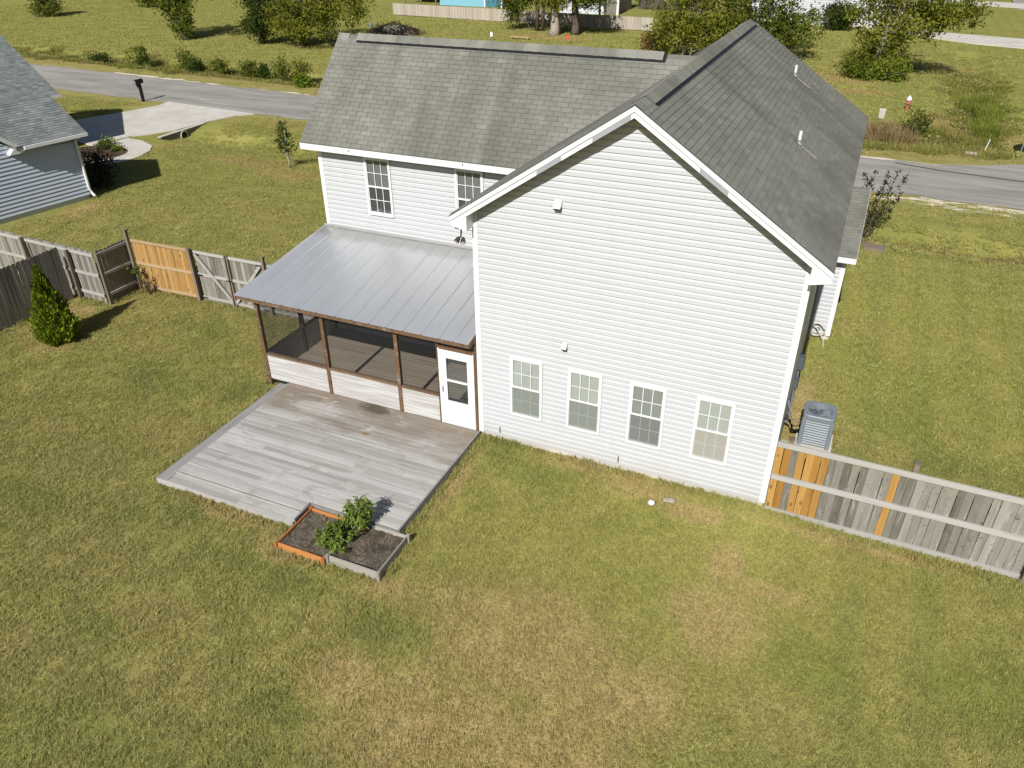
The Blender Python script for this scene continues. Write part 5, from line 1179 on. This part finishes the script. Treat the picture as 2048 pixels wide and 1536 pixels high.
# pepper plants in the beds
def pepper(label, x, y, h, w_, n, seed, z0=.1, droop=.2):
    rng = random.Random(seed); t = thing('pepper_plant', label, 'plant', (x, y, z0)); mb = MB(); V, F, T = [], [], []
    for s_ in range(n):
        a = rng.uniform(0, 6.283); q = rng.uniform(.15, 1)*w_; tip = Vector((x+q*math.cos(a), y+q*math.sin(a), z0+h*rng.uniform(.65, 1.05)*(1-.35*(q/w_)**2)))
        p = limb(mb, (x+.03*math.cos(a), y+.03*math.sin(a), z0-.03), tip, .012, .004, rng, .05, 5, 5)
        for _ in range(30):
            t_ = rng.uniform(.3, 1); k = min(4, int(t_*5)); o_ = p[k].lerp(p[k+1], t_*5-k); d = Vector((rng.gauss(0, 1), rng.gauss(0, 1), rng.gauss(-droop, .5))).normalized()
            sd = d.cross(Vector((rng.gauss(0, .3), rng.gauss(0, .3), 1))).normalized(); L = rng.uniform(.07, .15); wd = L*.32; up = sd.cross(d)
            m1 = o_+d*L*.5+up*.012; k0 = len(V); V += [tuple(o_), tuple(m1+sd*wd*.5), tuple(o_+d*L-up*.01), tuple(m1-sd*wd*.5)]; F.append((k0, k0+1, k0+2, k0+3)); T.append(rng.uniform(0, 1))
    mb.build('stems', leafmat('green_stem', (.10, .10, .03), (.2, .19, .07)), t); link('leaves', meshdata('leaves', V, F, LM_PL, T), t)
pepper('low bushy green plant spilling over the boards between the two beds', -.98, -4.50, .50, .46, 30, 91)
pepper('taller upright green plant at the back of the grey bed', -.62, -3.98, 1.02, .28, 17, 92, .12, .6)
pepper('leaning green plant at the corner where the two beds meet', -.95, -4.0, .78, .22, 10, 93, .12, .5)

# ------------------------------------------------------------------ grass: blades gathered in patches, scattered over the lawn
def blade_patch(name, n, half, h0, h1, wd, mt, seed, lean=.9, tufts=0):
    rng = random.Random(seed); V, F, T = [], [], []
    tc = [(rng.uniform(-half, half), rng.uniform(-half, half), rng.uniform(0, 6.283), rng.random(), rng.uniform(.7, 1.25)) for _ in range(tufts)]
    for _ in range(n):
        if tufts:
            cx, cy, ca, ct, cs = rng.choice(tc); x, y = rng.gauss(cx, .014*half/.3), rng.gauss(cy, .014*half/.3); a = rng.gauss(ca, .7); t_ = min(1, max(0, .18+.42*ct+.42*rng.random()))
        else:
            x, y = rng.uniform(-half, half), rng.uniform(-half, half); a = rng.uniform(0, 6.283); t_ = rng.random(); cs = 1
        L = rng.uniform(h0, h1)*cs; ln_ = abs(rng.gauss(lean, .5)); w_ = wd*rng.uniform(.6, 1.2)
        d = Vector((math.cos(a), math.sin(a), 0)); s = Vector((-d.y, d.x, 0)); z = math.cos(min(1.35, ln_)); hh = math.sin(min(1.35, ln_))
        p0 = Vector((x, y, -.01)); p1 = p0+Vector((d.x*hh*L*.45, d.y*hh*L*.45, z*L*.62+.01)); p2 = p0+Vector((d.x*hh*L*1.1, d.y*hh*L*1.1, z*L*.85+.01))
        k = len(V); V += [tuple(p0-s*w_), tuple(p0+s*w_), tuple(p1+s*w_*.8), tuple(p1-s*w_*.8), tuple(p2)]
        F += [(k, k+1, k+2, k+3), (k+3, k+2, k+4)]; T += [t_, t_]
    return bpy.data.objects.new(name, meshdata(name, V, F, mt, T))
def scatter(name, pts, patches, seed, smin, smax, label=None):
    """pts -> geometry-node instances of the patches"""
    me = bpy.data.meshes.new(name); me.from_pydata(pts, [], []); o = link(name, me, kind='stuff')
    pc = bpy.data.collections.new(name+'_patches')
    for p in patches: pc.objects.link(p)
    g = bpy.data.node_groups.new(name, 'GeometryNodeTree')
    g.interface.new_socket('Geometry', in_out='INPUT', socket_type='NodeSocketGeometry'); g.interface.new_socket('Geometry', in_out='OUTPUT', socket_type='NodeSocketGeometry')
    gi, go = g.nodes.new('NodeGroupInput'), g.nodes.new('NodeGroupOutput')
    ci = nd(g, 'GeometryNodeCollectionInfo', transform_space='ORIGINAL'); ci.inputs[0].default_value = pc; ci.inputs[1].default_value = True; ci.inputs[2].default_value = True
    rv = nd(g, 'FunctionNodeRandomValue', data_type='FLOAT_VECTOR'); rv.inputs[0].default_value = (0, 0, 0); rv.inputs[1].default_value = (0, 0, 6.283); rv.inputs['Seed'].default_value = seed
    rs_ = nd(g, 'FunctionNodeRandomValue', data_type='FLOAT'); rs_.inputs[2].default_value = smin; rs_.inputs[3].default_value = smax; rs_.inputs['Seed'].default_value = seed+1
    ip = nd(g, 'GeometryNodeInstanceOnPoints'); ip.inputs['Pick Instance'].default_value = True
    mp = nd(g, 'GeometryNodeMeshToPoints')
    L = g.links.new
    L(gi.outputs[0], mp.inputs[0]); L(mp.outputs[0], ip.inputs['Points']); L(ci.outputs[0], ip.inputs['Instance']); L(rv.outputs[0], ip.inputs['Rotation']); L(rs_.outputs[1], ip.inputs['Scale']); L(ip.outputs[0], go.inputs[0])
    md = o.modifiers.new('scatter', 'NODES'); md.node_group = g
    return o
def in_house(x, y):
    return (0 < x < W and .0 < y < 11.3) or (XL < x < .1 and YM < y < 7.2) or (W-.1 < x < XB and YB < y < 13) or (-6.1 < x < 0 and 0 < y < 3.2) or (-5.72 < x < -.05 and -4.25 < y < 0) or (-2.0 < x < .2 and -4.9 < y < -3.7)
def lawn_points(x0, x1, y0, y1, step, rng, keep=lambda x, y: True):
    pts = []; y = y0
    while y < y1:
        x = x0
        while x < x1:
            px, py = x+rng.uniform(-.4, .4)*step, y+rng.uniform(-.4, .4)*step
            v = Vector((px, py, 0))-CAM; dep = v.dot(cf_)
            if dep > 1 and abs(v.dot(cr_)/dep) < .70 and -.54 < v.dot(cu_)/dep < .52 and not in_house(px, py) and keep(px, py): pts.append((px, py, ground_z(px, py)))
            x += step
        y += step
    return pts
rng = random.Random(77)
near_p = [blade_patch('grass_patch', 760, .30, .035, .085, .0038, M_BLADE, 100+i, .9, 170) for i in range(5)]
scatter('grass', lawn_points(-16, 14, -11.5, 3.4, .42, rng), near_p, 5, .85, 1.2)
edge_p = [blade_patch('edge_patch', 60, .10, .06, .15, .0045, M_BLADE, 115+i, .5, 12) for i in range(3)]
ep = []
def edge_line(x0, y0, x1, y1, n, j=.05):
    for _ in range(n):
        t_ = rng.random(); x, y = x0+(x1-x0)*t_+rng.gauss(0, j), y0+(y1-y0)*t_+rng.gauss(0, j); ep.append((x, y, ground_z(x, y)))
edge_line(.12, -3.6, .12, -.15, 60); edge_line(.1, -.06, 6.5, -.06, 110, .04); edge_line(6.7, -.16, 13.2, -.28, 90); edge_line(-5.9, -4.3, -5.9, -.1, 60); edge_line(-5.8, -4.45, -2.2, -4.45, 60)
edge_line(-2.12, -5.06, .3, -5.02, 36, .03); edge_line(.36, -4.9, .36, -3.9, 16, .03); edge_line(-2.15, -4.9, -2.15, -4.45, 8, .03); edge_line(-14, 3.08, -8.8, 3.18, 70); edge_line(-13.98, 2.0, -13.98, 3.1, 20); edge_line(-15.75, -8, -15.4, 1.6, 110); edge_line(-15.2, 1.75, -14.2, 1.72, 20)
edge_line(-6.3, .0, -6.3, 3.1, 36); edge_line(7.75, 2.5, 7.75, 3.2, 12, .03); edge_line(7.3, 8.3, 7.3, 12, 40)
scatter('edge_grass', ep, edge_p, 7, .6, 1.25)
far_p = [blade_patch('side_grass_patch', 950, .62, .04, .09, .0068, M_BLADE, 120+i, .9, 300) for i in range(4)]
def far_ok(x, y):
    if x < -27 and y > 9: return y > 19.5 and x < -35.6-(25-y)*.2
    if x < -23 and y < 9.5: return False
    return y < near_edge(x)-.9
scatter('side_grass', lawn_points(-50, 22, 3.4, 24, .85, rng, far_ok), far_p, 9, .85, 1.2)
fld_p = [blade_patch('field_patch', 420, 1.1, .06, .13, .016, M_BLADE, 130+i, .9, 110) for i in range(3)]
def fld_ok(x, y):
    if y < far_edge(x)+1.2 or (19 < x < 27) or (-45 < x < -13 and y > 76) or (-7 < x < 7 and y > 76): return False
    return not (x > 4 and y > 66.5 and y < 80 and abs(y-(76.5-(x-8)*.55)) < 5)
scatter('field_grass', lawn_points(-95, 22, 31, 76, 1.7, rng, fld_ok), fld_p, 11, .8, 1.2)
# rough growth in the ditches
M_WEED = mat('ditch_weed', m_weed((.17, .165, .045), (.46, .39, .14)))
M_WEEDG = mat('green_ditch_weed', m_weed((.11, .15, .025), (.33, .35, .07)))
M_STRAW = mat('straw_weed', m_weed((.20, .14, .06), (.48, .36, .18)))
wp = [blade_patch('weed_patch', 170, .55, .14, .42, .012, M_WEED, 140+i, .55) for i in range(3)]+[blade_patch('weed_patch', 170, .55, .10, .36, .013, M_WEEDG, 144+i, .55) for i in range(2)]
pts = []
for _ in range(900):
    x = rng.uniform(-68, -24); y = far_edge(x)+4.0+rng.gauss(0, .9)
    if y > far_edge(x)+1.6: pts.append((x, y, ground_z(x, y)))
for _ in range(420):
    x = rng.uniform(5.5, 13.5); y = far_edge(x)+4.2+rng.gauss(0, 1.3)
    if y > far_edge(x)+1.9: pts.append((x, y, ground_z(x, y)))
for _ in range(260):
    y = rng.uniform(33, 56); x = 12.7+.02*(y-40)+rng.gauss(0, .9); pts.append((x, y, ground_z(x, y)))
scatter('ditch_weeds', pts, wp, 13, .6, 1.2)
lp = [blade_patch('low_straw_patch', 120, .45, .06, .16, .009, M_STRAW, 160+i, .8) for i in range(2)]
scatter('ditch_straw', [(x, ditch_y(x)+rng.gauss(0, .28), ground_z(x, ditch_y(x))) for x in [rng.uniform(6.5, 16) for _ in range(60)]], lp, 23, .6, 1.1)
tp = [blade_patch('tall_weed_patch', 150, .5, .5, 1.25, .014, M_STRAW, 150+i, .3) for i in range(2)]
scatter('tall_straw_weeds', [(rng.gauss(7.9, .8), rng.gauss(33.9, .7), -.3) for _ in range(22)], tp, 17, .7, 1.1)
gp_ = [blade_patch('reed_patch', 170, .5, .4, .95, .014, M_WEEDG, 155+i, .35) for i in range(2)]
scatter('green_reeds', [(rng.gauss(13.4, .5), rng.uniform(36.5, 46), -.35) for _ in range(36)], gp_, 19, .7, 1.1)
tree('ditch_shrub', 'leafy green shrub among the ditch weeds below the hydrant', (9.4, 34.6), [([(0, 0, 0), (0, 0, .8)], [.03, .015])], [(0, 0, .8, .8, .7, .7, 1)], 40, 20, .18, .16, LM_MG, M_BARK, 85, cat='shrub')

# ================================================================== SMALL AND FAR THINGS
mbx = thing('mailbox', 'black mailbox on a stout black post at the street edge', 'mailbox', (-36.34, 24.9, 0))
X, Y = -36.34, 24.9
m_ = MB(); m_.box(X-.075, X+.075, Y-.075, Y+.075, 0, 1.12); m_.build('post', M_BLACK, mbx)
m_ = MB(); m_.prism([(X-.06, Y-.2, .95), (X-.06, Y-.08, .80), (X-.06, Y-.08, 1.12), (X-.06, Y-.24, 1.12)], (.12, 0, 0)); m_.build('bracket', M_BLACK, mbx)
m_ = MB(); pr_ = [(-.12, 0), (.12, 0), (.12, .14)]+[(.12*math.cos(R(a)), .14+.12*math.sin(R(a))) for a in range(15, 180, 15)]+[(-.12, .14)]
m_.prism([(X+a, Y-.36, 1.12+z) for a, z in pr_], (0, .62, 0)); m_.build('box', M_BLACK, mbx)
m_ = MB(); m_.prism([(X+a*.8, Y-.367, 1.14+z*.85) for a, z in pr_], (0, .006, 0)); m_.build('door', M_GREYP, mbx)
m_ = MB(); m_.box(X+.122, X+.13, Y-.1, Y-.04, 1.2, 1.42); m_.build('flag', M_BLACK, mbx)
hy = thing('fire_hydrant', 'red fire hydrant with a white cap beyond the right ditch', 'hydrant', (9.0, 40.6, ground_z(9, 40.6)))
hz = ground_z(9, 40.6)
m_ = MB(); m_.lathe([(.0, 0), (.16, 0), (.16, .05), (.11, .06), (.11, .5), (.15, .51), (.15, .56), (.11, .57)], (9.0, 40.6, hz), 14); m_.build('barrel', M_RED, hy, smooth=False)
m_ = MB(); m_.lathe([(.15, .572), (.15, .62), (.12, .72), (.05, .78), (.04, .83), (0, .83)], (9.0, 40.6, hz), 14); m_.build('bonnet', M_WHITE, hy)
for dx, dy in ((-1, 0), (1, 0), (0, -1)):
    m_ = MB(); m_.tube([(9+dx*.08, 40.6+dy*.08, hz+.43), (9+dx*.2, 40.6+dy*.2, hz+.43)], .07 if dy == 0 else .085, 10); m_.build('nozzle', M_RED, hy)
bl = link('pedestal_box', None); 
bpy.data.objects.remove(bl)
ub = thing('utility_pedestal', 'small weathered pale utility pedestal in the ditch weeds', 'utility box', (7.66, 37.9, 0)); uz = ground_z(7.66, 37.9)
m_ = MB(); m_.box(7.50, 7.82, 37.78, 38.02, uz, uz+.42); m_.build('cabinet', M_FOUND, ub); m_ = MB(); m_.prism([(7.49, 37.77, uz+.42), (7.83, 37.77, uz+.42), (7.83, 37.9, uz+.50), (7.49, 37.9, uz+.50)], (0, .22, 0)); m_.build('lid', M_FOUND, ub)
mk = thing('marker_post', 'thin white marker post leaning by the roadside ditch', 'post', (12.75, 32.8, 0))
m_ = MB(); m_.tube([(12.75, 32.8, -.1), (12.84, 32.83, .42)], .02, 6); m_.build('stake', M_WHITE, mk); m_ = MB(); m_.tube([(12.84, 32.83, .421), (12.85, 32.84, .47)], .026, 6); m_.build('cap', M_WHITE, mk)
ci_ = thing('culvert_end', 'pale concrete culvert end beside the road on the right', 'culvert', (11.9, 31.5, 0))
m_ = MB(); m_.box(11.75, 12.3, 31.35, 31.6, -.4, .08); m_.build('end_wall', M_CONC, ci_); m_ = MB(); m_.box(11.7, 11.9, 31.25, 31.33, -.4, .02); m_.build('wing_wall', M_CONC, ci_)
sg = thing('road_sign', 'pale round backed sign on a short post at the right picture edge', 'sign', (14.35, 32.9, 0))
m_ = MB(); m_.tube([(14.35, 32.9, 0), (14.40, 32.9, 1.55)], .03, 8); m_.build('post', M_GREYP, sg)
m_ = MB(); m_.tube([(14.72, 32.85, 1.35), (14.72, 32.88, 1.35)], .42, 8); m_.build('plate', M_FOUND, sg)
st = thing('splash_block', 'weathered grey brown block on the lawn past the bay roof', 'block', (8.15, 16.3, 0))
m_ = MB(); m_.box(7.75, 8.5, 16.05, 16.45, -.05, .12); m_.build('block', M_FPOST, st); m_ = MB(); m_.box(7.7, 8.1, 16.5, 16.6, 0, .1); m_.build('timber', M_FPOST, st)
ball = MB(); ball.lathe([(0, -.055), (.04, -.045), (.068, -.02), (.072, 0), (.068, .02), (.04, .045), (0, .055)], (4.43, -.86, .15), 16)
tag(ball.build('ball', M_WHITE, None, off=(4.43, -.86, .1), smooth=True), 'small white ball lying on the lawn below the windows', 'ball')
M_PALEDIRT = mat('pale_dirt_stone', m_concrete((.36, .32, .25), (.50, .46, .38)))
rock = MB(); rk = random.Random(5)
for i in range(5): rock.lathe([(0, -.03), (.06, -.02), (.085, .0), (.05, .015), (0, .022)], (4.74+rk.uniform(-.07, .07), -.56+rk.uniform(-.05, .05), .085), 9)
tag(rock.build('stone', M_PALEDIRT, None, off=(4.74, -.56, .08), smooth=True), 'flat pale stone in the grass next to the white ball', 'stone')
# far picket fence
pf = thing('picket_fence', 'long pale picket fence along the far side of the field', 'fence', (-30, 69.3, 0))
fence_run(pf, (-44.8, 69.9), (-14.0, 67.4), 1.18, .155, lambda i, n: M_PICKF, rails=(.3, .95), rail_side=1, ear=.04, cap=False, rail_mt=M_PICKF)
# blue shed and lean-to behind it
sh = thing('blue_shed', 'sky blue shed with white corner boards behind the picket fence', 'shed', (-41.3, 82, 0))
M_BLUE = plain('sky_blue_paint', (.22, .50, .62), .6, var=.06)
m_ = MB(); m_.box(-44.4, -38.25, 80.4, 80.6, 0, 3.4); m_.build('front_wall', M_BLUE, sh)
m_ = MB(); m_.box(-38.25, -36.0, 80.45, 80.6, 0, 3.2); m_.build('side_wall', plain('teal_paint', (.06, .20, .26), .6), sh)
m_ = MB(); m_.prism([(-44.8, 80.0, 3.3), (-35.6, 80.0, 3.3), (-35.6, 83.2, 5.2), (-44.8, 83.2, 5.2)], (0, 0, .12)); m_.build('roof', M_SHINGLE, sh)
m_ = MB(); m_.box(-44.4, -36., 80.6, 86, 0, 3.2); m_.build('rear_body', M_BLUE, sh)
for x in (-38.25, -36.02): m_ = MB(); m_.box(x-.08, x+.08, 80.36, 80.44, 0, 3.3); m_.build('corner_board', M_TRIM, sh)
ls = thing('open_carport', 'dark open carport beside the blue shed', 'carport', (-47, 82, 0))
for x in (-49.3, -47, -44.9): m_ = MB(); m_.box(x-.07, x+.07, 80.2, 80.34, 0, 2.6); m_.build('post', M_FPOST, ls)
m_ = MB(); m_.box(-49.6, -44.6, 80.0, 85, 2.6, 2.8); m_.build('roof', M_SHINGLE, ls); m_ = MB(); m_.box(-49.5, -44.7, 84.8, 85, 0, 2.6); m_.build('back_wall', M_BARK, ls)
# house with dark trim
th_ = thing('far_house', 'white walled house with black window trim behind the picket fence', 'house', (-25, 80, 0))
M_FARW = plain('pale_blue_white_wall', (.66, .70, .76), .6, var=.05)
m_ = MB(); m_.box(-28.5, -22.4, 78.0, 78.2, 0, 3.6); m_.build('front_wall', M_FARW, th_)
m_ = MB(); m_.box(-28.5, -22.4, 78.2, 86, 0, 3.5); m_.build('body', M_FARW, th_)
m_ = MB(); m_.prism([(-29, 77.5, 3.5), (-21, 77.5, 3.5), (-21, 82, 5.6), (-29, 82, 5.6)], (0, 0, .15)); m_.build('roof', M_SHINGLE, th_)
wd_ = link('window', None, th_, (-25, 77.95, 1))
m_ = MB(); m_.box(-25.9, -24.3, 77.93, 77.99, .85, 2.5); m_.build('frame', M_BLACK, wd_); m_ = MB(); m_.box(-25.72, -24.48, 77.9, 77.925, 1.0, 2.35); m_.build('sash', M_TRIM, wd_)
for a, b_ in ((-25.65, -25.13), (-25.07, -24.55)): m_ = MB(); m_.box(a, b_, 77.88, 77.895, 1.08, 2.28); m_.build('pane', M_BLACK, wd_)
m_ = MB(); m_.box(-23.0, -22.75, 77.93, 77.99, 0, 3.5); m_.build('dark_trim', M_BLACK, th_); m_ = MB(); m_.box(-22.72, -22.4, 77.92, 77.99, 0, 3.5); m_.build('corner_board', M_TRIM, th_)
m_ = MB(); m_.box(-22.3, -21.0, 78.6, 84, 0, 3.2); m_.build('porch_shade', M_FDARK, th_); m_ = MB(); m_.box(-20.95, -20.7, 78.0, 78.2, 0, 3.4); m_.build('porch_post', M_TRIM, th_)
hd_ = thing('hedge', 'dark shaded hedge right of the black trimmed house', 'hedge', (-18, 84, 0))
rng = random.Random(66); cents = [(Vector((rng.uniform(-20.3, -13), rng.uniform(84, 86), rng.uniform(.3, 2.2))), 1.) for _ in range(70)]
V, F, T = leaf_cloud(cents, 20, .4, .3, rng); link('foliage', meshdata('foliage', V, F, LM_DG, T), hd_)
m_ = MB(); m_.box(-20.3, -13, 84.5, 85.5, 0, 1.9); m_.build('stems', M_BARK, hd_)
# white house among the right-hand trees
wh = thing('white_house', 'white sided house behind the trees right of the roof peak', 'house', (2, 80, 0))
m_ = MB(); m_.box(-6.5, 6.4, 77.4, 77.6, 0, 3.2); fw = m_.build('front_wall', M_SIDING, wh)
siding(fw, (0, 77.4, 0), (1, 0, 0), (0, -1, 0), lambda z: -6.5, lambda z: 6.4, .3, 3.2, first=.3, ex=.2, proud=.03, joints=False)
m_ = MB(); m_.box(-6.5, 6.4, 77.6, 85, 0, 3.1); m_.build('body', M_SIDING, wh); m_ = MB(); m_.prism([(-7, 77.0, 3.15), (6.9, 77.0, 3.15), (6.9, 81.2, 5.3), (-7, 81.2, 5.3)], (0, 0, .15)); m_.build('roof', M_SHINGLE, wh)
m_ = MB(); m_.prism([(-7, 85.4, 3.15), (6.9, 85.4, 3.15), (6.9, 81.2, 5.3), (-7, 81.2, 5.3)], (0, 0, .15)); m_.build('rear_roof', M_SHINGLE, wh)
m_ = MB(); m_.box(-6.4, 6.3, 77.36, 77.39, -.1, .3); m_.build('foundation', M_FOUND, wh)
# brush heap, flags, board
bh = thing('brush_pile', 'heap of brown cut branches on the field behind the ridge', 'brush pile', (-36.5, 56.6, 0)); rng = random.Random(8); mb = MB()
for _ in range(420):
    a = rng.uniform(0, 6.283); q = rng.random()**.6; c = Vector((-36.5+2.9*q*math.cos(a), 56.6+1.6*q*math.sin(a), .1+1.0*(1-q)*rng.random()+.15)); d = Vector((rng.gauss(0, 1), rng.gauss(0, 1), rng.gauss(0, .4))).normalized()*rng.uniform(.25, .7)
    mb.tube([c-d, c+d], [rng.uniform(.012, .03)]*2, 4)
mb.build('branches', leafmat('dry_branch', (.22, .15, .10), (.52, .38, .27)), bh)
m_ = MB(); m_.lathe([(2.6, 0), (2.2, .3), (1.2, .75), (0, .9)], (0, 0, 0), 14); m_.v = [(x-36.5, 56.6+y*.55, z) for x, y, z in m_.v]; m_.build('mound', M_PALEDIRT, bh, smooth=True)
for (x, y, col, nm, lb) in ((-26.2, 56.3, M_WHITE, 'marker_flag', 'small white marker flag just above the left roof ridge'), (-19.1, 57.1, plain('red_flag', (.65, .07, .04), .6), 'marker_flag', 'small red marker flag near the thick tree trunks'), (-40.3, 58.0, plain('blue_flag', (.12, .33, .5), .6), 'marker_flag', 'blue topped stake by the brush heap')):
    t_ = thing(nm, lb, 'flag', (x, y, 0)); m_ = MB(); m_.tube([(x, y, 0), (x, y, .75)], .015, 5); m_.build('stake', M_GREYP, t_)
    m_ = MB(); m_.prism([(x+.016, y, .35), (x+.26, y, .42), (x+.24, y, .72), (x+.016, y, .78)], (0, .01, 0)); m_.build('flag_cloth', col, t_)
bd = thing('saw_board', 'pale board lying on blocks on the field', 'board', (-23.9, 57.8, 0))
m_ = MB(); m_.box(-24.9, -22.9, 57.7, 57.9, .22, .28); m_.build('plank', M_RAILT, bd)
for x in (-24.7, -23.1): m_ = MB(); m_.box(x-.1, x+.1, 57.68, 57.92, 0, .219); m_.build('block', M_FPOST, bd)
